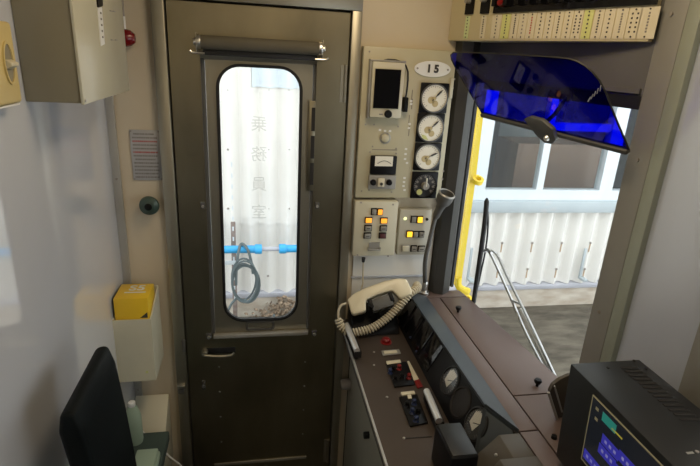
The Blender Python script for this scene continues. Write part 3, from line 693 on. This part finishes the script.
dplate([(400.5,394),(414,392.5),(415,395.5),(402,397)],.8505,.007,'label','label_card')
dplate([(407,395.5),(411,395),(412,399),(408,399.5)],.857,.003,'label','label_tab')
for px,py,m_ in ((393,370,'black'),(399,369,'red_b'),(390,373,'blue_k'),(402,378,'black'),(395,380,'black'),(409,378,'red_b'),(414,404,'blue_k'),(407,406,'black'),(412,413,'blue_k'),(418,413,'black'),(416,421,'blue_k')):
    p=oZ(px,py,.857); MB().lathe([(0,.016),(.0045,.0155),(.0065,.012),(.005,.005),(.008,0)],p,(0,0,1),18).build('switch_knob',m_,dc)
for px,py in ((374,352),(387,397),(404,438),(374,365)): p=oZ(px,py,.8505); MB().sphere(p,.0038,(1,1,.5)).build('screw','alu',dc)
a,b=oZ(405,439,.8505),oZ(432,437,.8505); MB().prism([a,b,b+V((0,.003,0)),a+V((0,.003,0))],(0,0,.0008)).build('desk_seam','groove',dc)
p=oX(350,384,.335); MB().cyl((.336,p.y,p.z),(.300,p.y,p.z),.022,.018,n=20,bev=.003).build('side_catch','nail',dc)
p=oX(369,435,.335); MB().cyl((.336,p.y,p.z),(.318,p.y,p.z),.011,n=14,bev=.002).build('side_catch','black',dc)

# pale bent holder behind the monitor
sy=.895
hd = thing('card_stand','small brown metal plate stand on the deck, half hidden behind the monitor','stand',oZ(562,420,.9515))
q=[oY(px,py,sy) for px,py in ((549.5,392),(553,385),(560,379.5),(570,375),(580,375))]
bt_=[V((q[-1].x,sy,.9515)),V((oY(558.5,419,sy).x,sy,.9515))]
MB().prism(q+bt_,(0,.010,0),.002).build('back_plate','brown_ped',hd)
e0,e1=oY(548.5,392.5,sy-.004),oY(557,419,sy-.004); e1.z=.9515
MB().tube([e0,e1],.0035,6).build('bright_edge','alu',hd)
e0,e1=oY(554.5,386,sy-.004),oY(562,412,sy-.004)
MB().tube([e0,e1],.002,6).build('bright_edge','alu',hd)
# telephone
pcr = thing('telephone_cradle','black telephone cradle mounted at the far corner of the console','telephone cradle',(.41,1.55,.851))
MB().prism([(.318,1.470,.8515),(.318,1.596,.8515),(.318,1.596,.915),(.318,1.55,.905),(.318,1.485,.866)],(.165,0,0),.004).build('base','black',pcr)
hl, hr = oY(353.5,301,1.525), oY(402,284,1.525)
hx = (hr-hl).normalized(); hdn = V((0,-.62,-.785)); hdn=(hdn-hx*hdn.dot(hx)).normalized(); hw = hx.cross(hdn).normalized()
HL=(hr-hl).length
hs = thing('telephone_handset','ivory telephone handset with coiled cord resting on its black cradle','telephone handset',(hl+hr)/2)
t0,t1=-.022,HL+.022
poly=[(t0+.004,-.008),(t0+.03,-.020),(HL*.3,-.026),(HL*.7,-.026),(t1-.03,-.020),(t1-.004,-.008),(t1,.036),(t1-.006,.048),(t1-.050,.050),(t1-.056,.030),(t1-.064,.014),(HL*.5,.010),(t0+.064,.014),(t0+.056,.030),(t0+.050,.050),(t0+.006,.048),(t0,.036)]
MB().prism([hl+hx*a+hdn*b-hw*.024 for a,b in poly],hw*.048,.007,seg=3).build('handset_body','phone',hs)
for f in (t0+.074,t1-.074):
    c=hl+hx*f+hdn*.032; MB().box((-.007,-.020,-.016),(.007,.020,.016),.003,frame(c,hx,hw,hdn)).build('cradle_prong','black',pcr)
c=hl+hx*(HL*.5)+hdn*.034; MB().box((-.036,-.018,-.014),(.036,.018,.026),.003,frame(c,hx,hw,hdn)).build('cradle_plate','rubber_grey',pcr)
def catmull(P,n):
    P=[V(p) for p in P]; P=[2*P[0]-P[1]]+P+[2*P[-1]-P[-2]]; out=[]
    for i in range(1,len(P)-2):
        for k in range(n):
            t=k/n; a,b,c,d=P[i-1:i+3]; out.append(.5*((2*b)+(c-a)*t+(2*a-5*b+4*c-d)*t*t+(3*b-a-3*c+d)*t**3))
    out.append(P[-2]); return out
sm = catmull([oY(346,303.5,1.51),oY(341,305.5,1.505),oY(338.3,312,1.50),oY(338.5,319,1.495)],10)
MB().tube(sm,.0042,8).build('cord_lead','cord',hs)
path = catmull([oY(338.5,319,1.495),oY(341.5,327,1.485),oY(349,332.5,1.470),oY(360,331.5,1.462),oY(372,328,1.462),oY(384,320.5,1.47),oY(394,311.5,1.478),oY(403,301.5,1.487),oY(411,292.5,1.50),oY(417.5,288,1.53),oY(416,284.5,1.56)],40)
L=[0]
for a,b in zip(path,path[1:]): L.append(L[-1]+(b-a).length)
pitch=.0098; turns=L[-1]/pitch; N=int(turns*11); pts=[]; j=0; upv=V((0,0,1))
for i in range(N+1):
    s=L[-1]*i/N
    while j<len(L)-2 and L[j+1]<s: j+=1
    f=(s-L[j])/max(L[j+1]-L[j],1e-9); p=path[j].lerp(path[j+1],f); d=(path[j+1]-path[j]).normalized()
    u=(upv-d*upv.dot(d)).normalized(); w_=d.cross(u); a=2*PI*turns*i/N
    pts.append(p+.0115*(math.cos(a)*u+math.sin(a)*w_))
MB().tube(pts,.0037,6).build('coiled_cord','cord',hs)

# gooseneck lamp
gb = oZ(421.5,290.5,.951); gb.y=min(gb.y,1.576)
gl = thing('gooseneck_lamp','grey gooseneck lamp with an upturned cup head at the console corner','lamp',gb)
q = [gb+V((0,0,.04))]+[oY(px,py,1.545) for px,py in ((425,262),(428.5,245),(432,230),(436,215))]
MB().tube(catmull(q,8),.0075,12).build('neck','rubber_grey',gl)
MB().cyl(gb+V((0,0,.0005)),gb+V((0,0,.011)),.019,n=24,bev=.002).cyl(gb+V((0,0,.011)),gb+V((0,0,.052)),.0115,.010,n=20,bev=.002).build('base','chrome',gl)
a,b = oY(434.5,219,1.545), oY(445,191,1.535); ax=(b-a).normalized()
MB().lathe([(.0075,0),(.012,.012),(.014,.045),(.016,.058),(.024,.070),(.027,.085),(.027,.105),(.023,.1055),(.022,.088),(.010,.078),(0,.078)],a,(ax.x*1.0,ax.y-.22,ax.z),28).build('head','knob_grey' if 0 else 'rubber_grey',gl)
d_=V((ax.x,ax.y-.22,ax.z)).normalized(); MB().lathe([(.0235,0),(.028,0),(.0285,.003),(.0255,.006),(.023,.004),(.0235,0)],a+d_*.101,d_,28).build('rim','knob_grey',gl)

# ------------------------------------------------------------------ monitor on the deck
mo = thing('touch_monitor','black boxy monitor with blue on-screen buttons at the lower right of the deck','monitor',(.69,.6,.952))
mp=[(.607,1.200),(.760,1.200),(.766,1.194),(.766,.962),(.630,.962),(.622,.970)]
MB().prism([(x,.764,z) for x,z in mp],(0,-.40,0),.003).build('case','monitor',mo)
for x in (.65,.74):
    for y in (.73,.40): MB().cyl((x,y,.9515),(x,y,.963),.010,n=14).build('foot','rubber',mo)
s0,s1=V((.607,.764,1.200)),V((.622,.764,.970)); su=V((0,-1,0)); sv=(s1-s0).normalized(); sn=su.cross(sv); sn = sn if sn.x<0 else -sn
def mscr(px,py): return on(px,py,s0,sn)
tl=mscr(593.5,394.5); tlu,tlv=(tl-s0).dot(su),(tl-s0).dot(sv)
bl=mscr(581.5,453); blv=(bl-s0).dot(sv)
def S(u,v,o=0): return s0+su*u+sv*v+sn*o
def srect(u0,u1,v0,v1,o,h,m,name,par): return MB().prism([S(u0,v0,o),S(u1,v0,o),S(u1,v1,o),S(u0,v1,o)],sn*h).build(name,m,par)
W_=.30
u0,u1,v0,v1=tlu,tlu+W_,tlv,max(blv,tlv+.15)
so_=MB().ring([S(u0,v0,0),S(u1,v0,0),S(u1,v1,0),S(u0,v1,0)],[S(u0+.0018,v0+.0018,0),S(u1-.0018,v0+.0018,0),S(u1-.0018,v1-.0018,0),S(u0+.0018,v1-.0018,0)],sn*.002).build('screen_bezel','scr_line',mo)
scr=srect(u0+.0019,u1-.0019,v0+.0019,v1-.0019,.0003,.001,'screen','screen',mo)
def uv(px,py): q=mscr(px,py); return (q-s0).dot(su),(q-s0).dot(sv)
for pts,m_,nm in (([(605,416.5),(612,416),(615,432),(606,428)],'scr_teal','status_box'),):
    (ua,va),(ub,vb)=uv(604,418),uv(614,429); 
    a1=uv(604,411.5); a2=uv(616,433)
    srect(a1[0],a2[0],a1[1],a1[1]+.018,.0014,.0005,m_,nm,scr)
    TB=(a1[0],a1[1])
def bbox(px,py,w,h):
    c=uv(px,py); b_=srect(c[0]-w/2,c[0]+w/2,c[1]-h/2,c[1]+h/2,.0014,.0005,'scr_blue','screen_button',scr)
    for k in (-1,0,1): MB().prism([S(c[0]+k*w*.26-.003,c[1]-.003,.002),S(c[0]+k*w*.26+.003,c[1]-.003,.002),S(c[0]+k*w*.26+.003,c[1]+.003,.002),S(c[0]+k*w*.26-.003,c[1]+.003,.002)],sn*.0003).build('button_text','scr_txt',scr)
for px,py in ((611,447),(607.5,456),(628.5,464),(592,461),(622,475),(640,482)): bbox(px,py,.046,.021)
a1=uv(612,430); a2=uv(623,439); srect(a1[0],a2[0],a2[1]-.0015,a2[1]+.0015,.0014,.0005,'scr_yel','status_line',scr)
for px,py in ((598,409),(597,419)): c=uv(px,py); srect(c[0]-.004,c[0]+.004,c[1]-.003,c[1]+.003,.0014,.0005,'scr_line','status_text',scr)
# vents, screws and mark on the top
for k in range(13):
    y=.742-k*.0125
    MB().prism([(.700,y,1.2003),(.735,y-.004,1.2003),(.735,y-.010,1.2003),(.700,y-.006,1.2003)],(0,0,.0006)).build('vent_slot','groove',mo)
for px,py in ((608,368),(634,361),(646,369),(697,452)): p=oZ(px,py,1.2); MB().cyl(p,p+V((0,0,.0015)),.003,n=10).build('screw','nail' if px>690 else 'groove',mo)
p=oZ(690,453,1.2); MB().box((p.x-.006,p.y-.002,1.2),(p.x+.006,p.y+.002,1.2006)).build('maker_mark','knob_grey',mo)

# ------------------------------------------------------------------ overhead breaker panel
KA,KB=V((.588,1.606,0)),V((.806,1.004,0)); kt=(KB-KA).normalized(); kn=V((-kt.y,kt.x,0)); kn=kn if kn.x<0 else -kn
KL=(KB-KA).length; kz=on(550,41.3,KA,kn).z
bp=thing('breaker_panel','cream overhead switch panel with a row of label strips above the blue sun visor','switch panel',KA.lerp(KB,.5)+V((0,0,kz)))
def K(u,z,o=0): return KA+kt*u+kn*o+V((0,0,z))
MB().prism([K(0,kz),K(KL,kz),K(KL,kz,-.085),K(.02,kz,-.085)],(0,0,2.2-kz),.003).build('body','panel_cream',bp)
def kuv(px,py): q=on(px,py,KA,kn); return (q-KA).dot(kt),q.z
def krect(u0,u1,z0,z1,h,m,name,par,o=0): return MB().prism([K(u0,z0,o),K(u1,z0,o),K(u1,z1,o),K(u0,z1,o)],kn*h).build(name,m,par)
zs0=kuv(500,14)[1]; zs1=kuv(650,4)[1]; zst=(zs0+zs1)/2
def us(px,py=25): return kuv(px,py)[0]
# black breaker strip and two black switches
krect(us(495,8),us(658,2),zst,zst+.08,.006,'blackgloss','breaker_strip',bp)
for k in range(14):
    u=us(497+k*11.2,6); krect(u,u+.014,zst+.016,zst+.040,.016,'black','breaker_lever',bp,.006)
p=kuv(504.5,5); MB().lathe([(0,.016),(.008,.015),(.011,.008),(.011,0)],K(p[0],p[1]+.005,.006),kn).build('red_lever','red_b',bp)
for px in (471,486.5):
    u=us(px,5); krect(u-.017,u+.015,zst+.001,zst+.08,.006,'black','switch_block',bp)
    MB().cyl(K(u,zst+.035,.006),K(u,zst+.035,.022),.006,n=12).build('toggle','knob_grey',bp)
# label strips
xs=[(467,'label_g',.018),(483,'label',.020),(496,'label',.022),(505.5,'label_y',.024),(514.5,'label',.022),(522.5,'label',.022),(531,'label',.023),(540,'label',.025),(549,'label',.026),(558,'label',.027),(567.5,'label',.028),(577,'label',.029),(587,'label_y',.030),(597.5,'label',.031),(608,'label',.032),(620,'label',.034),(633,'label',.040),(647,'label',.036)]
zt=zst-.003; zb=kz+.006
for i,(px,m_,w_) in enumerate(xs):
    u=us(px,27); un=us(xs[i+1][0],27) if i+1<len(xs) else u+.045
    if i>=2: w_=(un-u)-.003 if i<len(xs)-1 else .040
    l=krect(u-w_/2,u+w_/2,zb,zt,.0012,m_,'label_strip',bp)
    n_=random.choice((5,6,7,8)); ink='ink_red' if i==6 else ('ink' if i not in (5,15,17) else 'ink_grey')
    t=MB(); zz=zt-.008
    cols=2 if i in (11,16) else 1
    for c_ in range(cols):
        for k in range(n_):
            z=zb+.014+(zt-zb-.026)*k/(n_-1); uu=u+(0 if cols==1 else (-.006+.012*c_)); s_=.0019
            t.prism([K(uu-s_,z-s_,.0012),K(uu+s_,z-s_,.0012),K(uu+s_,z+s_,.0012),K(uu-s_,z+s_,.0012)],kn*.0004)
    t.build('strip_print',ink,l)
    for z in (zb+.004,zt-.004): MB().cyl(K(u,z,.0012),K(u,z,.0026),.0018,n=8).build('strip_screw','ink',l)

# ------------------------------------------------------------------ blue sun visor
vb0,vb1=oZ(482.5,113,1.61),V((.770,.945,0)); q=ray(629,149.5); vb1=on(629,149.5,(.770,.945,0),(gn.x,gn.y,0)) if 0 else oY(629,149.5,.955)
tlp=oY(452,53,1.475)
vd=(vb1-vb0).normalized(); vs=(tlp-vb0); vs=(vs-vd*vs.dot(vd)).normalized(); vn=vd.cross(vs).normalized(); vn=vn if vn.x<0 else -vn
sv_=thing('sun_visor','translucent blue sun visor with a dark bottom bar hung across the top of the windscreen','sun visor',(vb0+vb1)/2)
outl=[(482.5,112.5),(629.5,149),(622,131),(612,107),(606,91.5),(600,80),(593,71.5),(586,65.5),(578,61),(570,58.5),(555,57),(520,54.7),(490,53),(458,52),(454,52.3),(451.5,54.5),(452,59),(457,69)]
pv=[on(px,py,vb0,vn) for px,py in outl]
MB().prism(pv,vn*.004).build('blue_plate','blueplexi',sv_)
rim=[on(px,py,vb0,vn)+vn*.002 for px,py in outl[1:]+outl[:1]]
MB().tube(rim,.0022,6).build('dark_rim','rubber',sv_)
MB().prism([vb0-vs*.009-vn*.004,vb1-vs*.009-vn*.004,vb1+vs*.002-vn*.004,vb0+vs*.002-vn*.004],vn*.014,.002).build('bottom_bar','rubber_grey',sv_)
cp=[(527,117),(533,114.8),(545,118),(556,127),(559,138),(555,142),(548,141),(540,134)]
MB().prism([on(px,py,vb0+vn*.011,vn) for px,py in cp],vn*.012,.003).build('clip','rubber_grey',sv_)
p=on(547,138,vb0+vn*.023,vn); MB().lathe([(0,.007),(.006,.006),(.008,0)],p,vn).build('clip_screw','chrome',sv_)
c=on(543,125,vb0,vn)-vn*.002; e=c+V((0,0,.075)); e=e-gn*((e-GA).dot(gn)-.004)
MB().tube([c,c.lerp(e,.5)+V((0,0,-.01)),e],.005,10).lathe([(0,0),(.018,0),(.018,.006),(0,.006)],e,gn,20).build('mount_arm','rubber',sv_)
for k in range(5):
    a=on(588+k*3.0,101.5-k*2.6,vb0+vn*.0042,vn); b=on(590.5+k*2.6,97-k*2.9,vb0+vn*.0042,vn)
    MB().tube([a,b],.0011,6).build('grip_mark','pipegrey',sv_)

# ------------------------------------------------------------------ outside the windscreen
def wsp(px,py,off=.03): return on(px,py,GA-gn*off,gn)
wp=thing('windscreen_wiper','black wiper blade on a double chrome arm outside the windscreen','wiper',wsp(553,372,.035))
bl_=catmull([wsp(487,198),wsp(485,220),wsp(481.5,247),wsp(477.5,275),wsp(473,306.5)],6)
MB().tube(bl_,[.003]+[.0088]*(len(bl_)-2)+[.003],8).build('rubber_blade','rubber',wp)
bk=catmull([wsp(487,200,.045),wsp(488,225,.05),wsp(485.5,250,.055),wsp(480,276,.05),wsp(474,303,.045)],6); MB().tube(bk,.0032,8).build('blade_spine','black',wp)
MB().tube([wsp(483.5,251,.05),wsp(488,249.5,.058),wsp(492,252.5,.058)],.0065,8).build('pivot','wiper',wp)
MB().tube(catmull([wsp(485.5,251,.056),wsp(491,255,.062),wsp(510,296,.062),wsp(526,333,.060),wsp(548,376,.05)],8),.0046,8).build('arm_rod','wiper',wp)
MB().tube(catmull([wsp(488.5,249.5,.058),wsp(497,255,.062),wsp(510,282,.062),wsp(522,306,.062),wsp(535,333,.060),wsp(555,376,.05)],8),.0046,8).build('arm_rod','wiper',wp)
MB().tube([wsp(520,309,.063),wsp(532,333,.061),wsp(553,376,.052)],.0068,10).build('arm_sleeve','chrome',wp)
MB().tube([wsp(511,300,.063),wsp(521,304,.063)],.004,8).build('arm_link','wiper',wp)
# yellow exterior handrail
hyy=1.70
yr=thing('exterior_handrail','bright yellow vertical handrail outside the windscreen corner','handrail',oY(457,296,hyy))
q=[oY(px,py,hyy) for px,py in ((490,48),(480.5,105),(472,178),(463.5,240),(457.3,284))]
def flat(q,w,d,mb):
    for a,b in zip(q,q[1:]):
        mb.prism([a+V((-w,-d,0)),a+V((w,-d,0)),b+V((w,-d,0)),b+V((-w,-d,0))],(0,2*d,0))
    return mb
flat(q,.0125,.006,MB()).build('rail','yellow_paint',yr)
e=q[-1]
MB().tube(catmull([e+V((0,0,.03)),e+V((.003,0,-.002)),e+V((.018,-.005,-.020)),e+V((.05,-.01,-.030))],6),[.0145]*18+[.012],10).build('rail_foot','yellow_paint',yr)
c=oY(467,299,hyy-.01); MB().lathe([(.010,-.007),(.021,-.007),(.021,.007),(.010,.007),(.010,-.007)],c,(.2,-.6,1),20).build('mounting_lug','yellow_paint',yr)
c=oY(477.5,180,hyy-.01); MB().lathe([(.012,-.008),(.022,-.008),(.022,.008),(.012,.008),(.012,-.008)],c,(.1,-.5,1),20).cyl(oY(471,180,hyy),c+V((-.012,0,0)),.010,n=12).build('mounting_lug','yellow_paint',yr)

# ------------------------------------------------------------------ building across the platform
BY=3.5; GZ=-.16
struct(MB().box((-8,1.7,GZ-.1),(14,8,GZ)).build('ground','ground'))
P=.13
bd=thing('station_building','white corrugated building with aluminium windows across the platform','building',(1.5,BY,GZ))
def corr(x0,x1,z0,z1,y=BY,amp=.03,ph=0):
    n=int((x1-x0)/P*12); return MB().grid(n,1,lambda u,v: V((x0+(x1-x0)*u, y+amp*math.cos(2*PI*(x0+(x1-x0)*u-ph)/P), z0+(z1-z0)*v)))
xn=oY(289,90,BY).x; PH=xn-P/2       # crests (towards the train) at the nails
zj=oY(262,224,BY).z; zc0=oY(530,283,BY).z; zsb=oY(540,211,BY).z; zst_=oY(540,190,BY).z
XW=1.48
corr(-3,XW,zj,4.0,BY-.012,ph=PH).build('upper_cladding','slate',bd)
corr(-3,XW,zc0-.01,zj+.03,BY,ph=PH).build('lower_cladding','slate',bd)
corr(XW,9,zc0,zsb+.02,BY,ph=PH).build('window_apron','slate',bd)
MB().box((XW,BY+.03,2.1),(9,BY+.1,4)).build('upper_wall','slate',bd)
MB().box((-3,BY-.03,zc0-.045),(9,BY+.10,zc0-.005),.004).build('base_flashing','pipegrey',bd)
MB().box((-3,BY-.02,GZ),(9,BY+.2,zc0-.045)).build('plinth','plinth',bd)
MB().box((XW-.03,BY-.05,zsb),(9,BY+.12,zst_-.081),.004).build('window_sill','sill',bd)
wx0=oY(490,150,BY).x; wm=oY(546.5,150,BY).x; wr0,wr1=oY(607,150,BY).x,oY(620,150,BY).x; wtr=oY(566,127,BY).z
fm=MB(); y0,y1=BY-.015,BY+.06
fm.box((XW,y0,zst_-.08),(wx0,y1,2.1)); fm.box((wx0,y0,zst_-.08),(9,y1,zst_+.004)); fm.box((wm-.028,y0+.012,zst_+.004),(wm+.028,y1,2.1))
fm.box((wr0,y0,zst_+.004),(wr1,y1,2.1)); fm.box((wm+.028,y0+.02,wtr-.03),(wr0,y1,wtr+.03)); fm.box((wx0,y0,2.05),(9,y1,2.1))
fm.box((wr1+.5,y0,zst_+.004),(wr1+.56,y1,2.05)); 
fm.build('window_frame','winframe',bd)
for a,b in ((wx0,wm-.028),(wm+.028,wr0),(wr1,wr1+.5)): MB().box((a,BY+.025,zst_+.004),(b,BY+.031,2.05)).build('window_pane','clear',bd)
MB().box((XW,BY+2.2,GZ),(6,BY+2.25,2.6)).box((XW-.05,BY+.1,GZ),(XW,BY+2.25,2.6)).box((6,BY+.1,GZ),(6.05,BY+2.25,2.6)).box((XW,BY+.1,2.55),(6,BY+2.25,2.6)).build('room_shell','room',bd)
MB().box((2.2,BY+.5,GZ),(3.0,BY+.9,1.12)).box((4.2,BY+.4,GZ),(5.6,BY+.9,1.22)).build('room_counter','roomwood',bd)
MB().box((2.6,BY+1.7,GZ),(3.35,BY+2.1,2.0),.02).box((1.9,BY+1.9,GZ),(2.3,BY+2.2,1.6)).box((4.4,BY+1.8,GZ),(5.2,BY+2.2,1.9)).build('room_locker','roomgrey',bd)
# pale sheet patch, nails
a,b=oY(252,87,BY-.04),oY(330,60,BY-.04)
corr(a.x,b.x+.1,a.z,a.z+.5,BY-.020,ph=PH).build('patch_sheet','sheet_blue',bd)
for py in (90,149.5,208.5):
    for px in (228,269,289): p=oY(px,py,BY-.033); MB().sphere((p.x,BY-.034 if py<200 or 1 else BY,p.z),.008).build('nail','nail',bd)
for px,py in ((268,276),): p=oY(px,py,BY-.032); MB().sphere((p.x,BY-.031,p.z),.009).build('nail','nail',bd)
for k in range(5):
    for px,py in ((498+k*28.5,243),(494+k*28,269)): 
        p=oY(px,py,BY-.02); xk=PH+P/2+P*round((p.x-PH-P/2)/P); MB().box((xk-.005,BY-.0335,p.z-.075),(xk+.005,BY-.0285,p.z+.005)).build('rust_streak','rust_pale',bd); MB().sphere((xk,BY-.032,p.z+.004),.010).build('nail','nail',bd)
for px,py in ((470,262),(583,262)):
    p=oY(px,py,BY-.03); tag(MB().box((p.x-.010,BY-.035,p.z-.14),(p.x+.010,BY-.021,p.z+.12),.003).box((p.x-.010,BY-.10,p.z-.15),(p.x+.03,BY-.021,p.z-.13),.003).build('wall_bracket','sill',None,(p.x,BY-.03,p.z-.15)),'pale blue L-shaped bracket on the corrugated wall, '+('beside the yellow handrail' if px<500 else 'right of the wiper arm'),'bracket')
# pipe, hose and pole seen through the door window
PYY=3.30
pa,pb_=oY(200,250.5,PYY),oY(330,247.5,PYY)
zp=(pa.z+pb_.z)/2
pi=thing('wall_pipe','horizontal pipe with bright blue sleeves seen through the door window','pipe',(0,PYY,zp))
MB().cyl((pa.x-.6,PYY,zp),(pb_.x+.6,PYY,zp),.016,n=16).build('pipe','pipegrey',pi)
x1_,x2_=oY(262,249,PYY).x,oY(279,249,PYY).x
MB().cyl((pa.x-.6,PYY,zp),(x1_,PYY,zp),.027,n=18,bev=.006).cyl((x1_-.05,PYY,zp),(x1_,PYY,zp),.034,n=18,bev=.006).build('sleeve','pipeblue',pi)
MB().cyl((x2_,PYY,zp),(pb_.x+.6,PYY,zp),.027,n=18,bev=.006).cyl((x2_,PYY,zp),(x2_+.05,PYY,zp),.034,n=18,bev=.006).build('sleeve','pipeblue',pi)
for x in (pa.x-.3,x2_+.5): MB().cyl((x,PYY,zp),(x,BY-.034,zp),.012,n=10).build('pipe_bracket','pipegrey',pi)
xp=oY(234,260,3.40).x; zpt=oY(234,222,3.40).z
po=thing('slotted_pole','thin slotted steel pole standing against the corrugated wall behind the hose','pole',(xp,3.40,GZ))
MB().box((xp-.016,3.385,GZ),(xp+.016,3.41,zpt),.002).build('pole','rust',po)
sl_=MB()
for k in range(14): z=GZ+.2+k*.075; sl_.box((xp-.005,3.3835,z),(xp+.005,3.385,z+.03))
sl_.build('slots','winframe',po)
z_=oY(230,262,3.39).z; MB().box((xp-.12,3.372,z_-.014),(xp+.07,3.384,z_+.014),.002).build('cross_arm','winframe',po)
ho=thing('coiled_hose','grey-green hose coiled and hanging over the blue pipe','hose',oY(246,300,3.24))
c0=oY(245,281,3.235)
pts=[]
for k in range(0,5*26+1):
    a=2*PI*k/26; rr=1+.12*math.sin(k*.37); pts.append(c0+V((.085*rr*math.sin(a)+.012*math.sin(k*.11), -.02+.012*math.sin(k*.05), -.145*rr*math.cos(a)-.01*math.cos(k*.09))))
MB().tube(pts,.0068,8).build('coil','hose',ho)
top=V((c0.x-.02,PYY,zp+.034))
MB().tube(catmull([c0+V((-.06,-.02,-.02)),c0+V((-.055,.0,.10)),V((c0.x-.04,PYY-.04,zp)),top+V((0,0,.006)),V((c0.x+.02,PYY-.035,zp+.012)),V((c0.x+.045,PYY-.05,zp-.08)),c0+V((.055,-.02,.06))],8),.0095,8).build('hanging_loop','hose',ho)
MB().tube(catmull([c0+V((-.05,-.02,-.11)),c0+V((-.10,-.03,-.17)),c0+V((-.13,-.05,-.28)),c0+V((-.02,-.10,-.33)),c0+V((.16,-.08,-.30)),c0+V((.20,-.05,-.24))],8),.0085,8).build('loose_end','hose',ho)
# dry leaves below the wall
lv=MB(); cen=oY(283,308,BY-.12)
for k in range(240):
    x=cen.x+random.gauss(0,.13); y=BY-.06-abs(random.gauss(0,.08)); z=GZ+.005+random.random()*max(0,.20-abs(x-cen.x)*.55)
    t=frame((x,y,z),(random.uniform(-1,1),random.uniform(-1,1),random.uniform(-.4,.4)),(0,0,1),(0,1,0)).to_3x3()
    a=V((random.uniform(-1,1),random.uniform(-1,1),random.uniform(-.6,.6))).normalized()*.022; b=a.orthogonal().normalized()*.012
    lv.prism([V((x,y,z))+a,V((x,y,z))+b,V((x,y,z))-a,V((x,y,z))-b],a.cross(b).normalized()*.002)
lo=lv.build('fallen_leaves','dirt',None,(cen.x,BY-.1,GZ)); lo['kind']='stuff'; tag(lo,'heap of dry brown leaves at the foot of the corrugated wall','leaves')

# ------------------------------------------------------------------ light
wd=bpy.data.worlds.new('sky'); scene.world=wd; wd.use_nodes=True; nt=wd.node_tree; bg=nt.nodes['Background']
bg.inputs['Color'].default_value=(.95,.98,1.0,1); bg.inputs['Strength'].default_value=2.5
def area(name,loc,size,energy,col,rot=(0,0,0),sy=None):
    l=bpy.data.lights.new(name,'AREA'); l.size=size; l.energy=energy; l.color=col
    if sy: l.shape='RECTANGLE'; l.size_y=sy
    o=bpy.data.objects.new(name,l); COL.objects.link(o); o.location=loc; o.rotation_euler=rot; return o
area('rear_fill_light',(.10,-1.12,2.22),.25,5.0,(1,.80,.52),sy=.25)  # added light, brightens the unseen wall mirrored in the door
area('ceiling_lamp',(.30,.90,2.24),.30,5.6,(1,.78,.50),sy=.5)

vs_=scene.view_settings; scene.display_settings.display_device='sRGB'
vs_.view_transform='Standard'; vs_.look='None'; vs_.gamma=1; vs_.exposure=0; vs_.use_curve_mapping=False
scene.cycles.use_denoising=True
scene.cycles.max_bounces=10; scene.cycles.transparent_max_bounces=16; scene.cycles.caustics_reflective=False
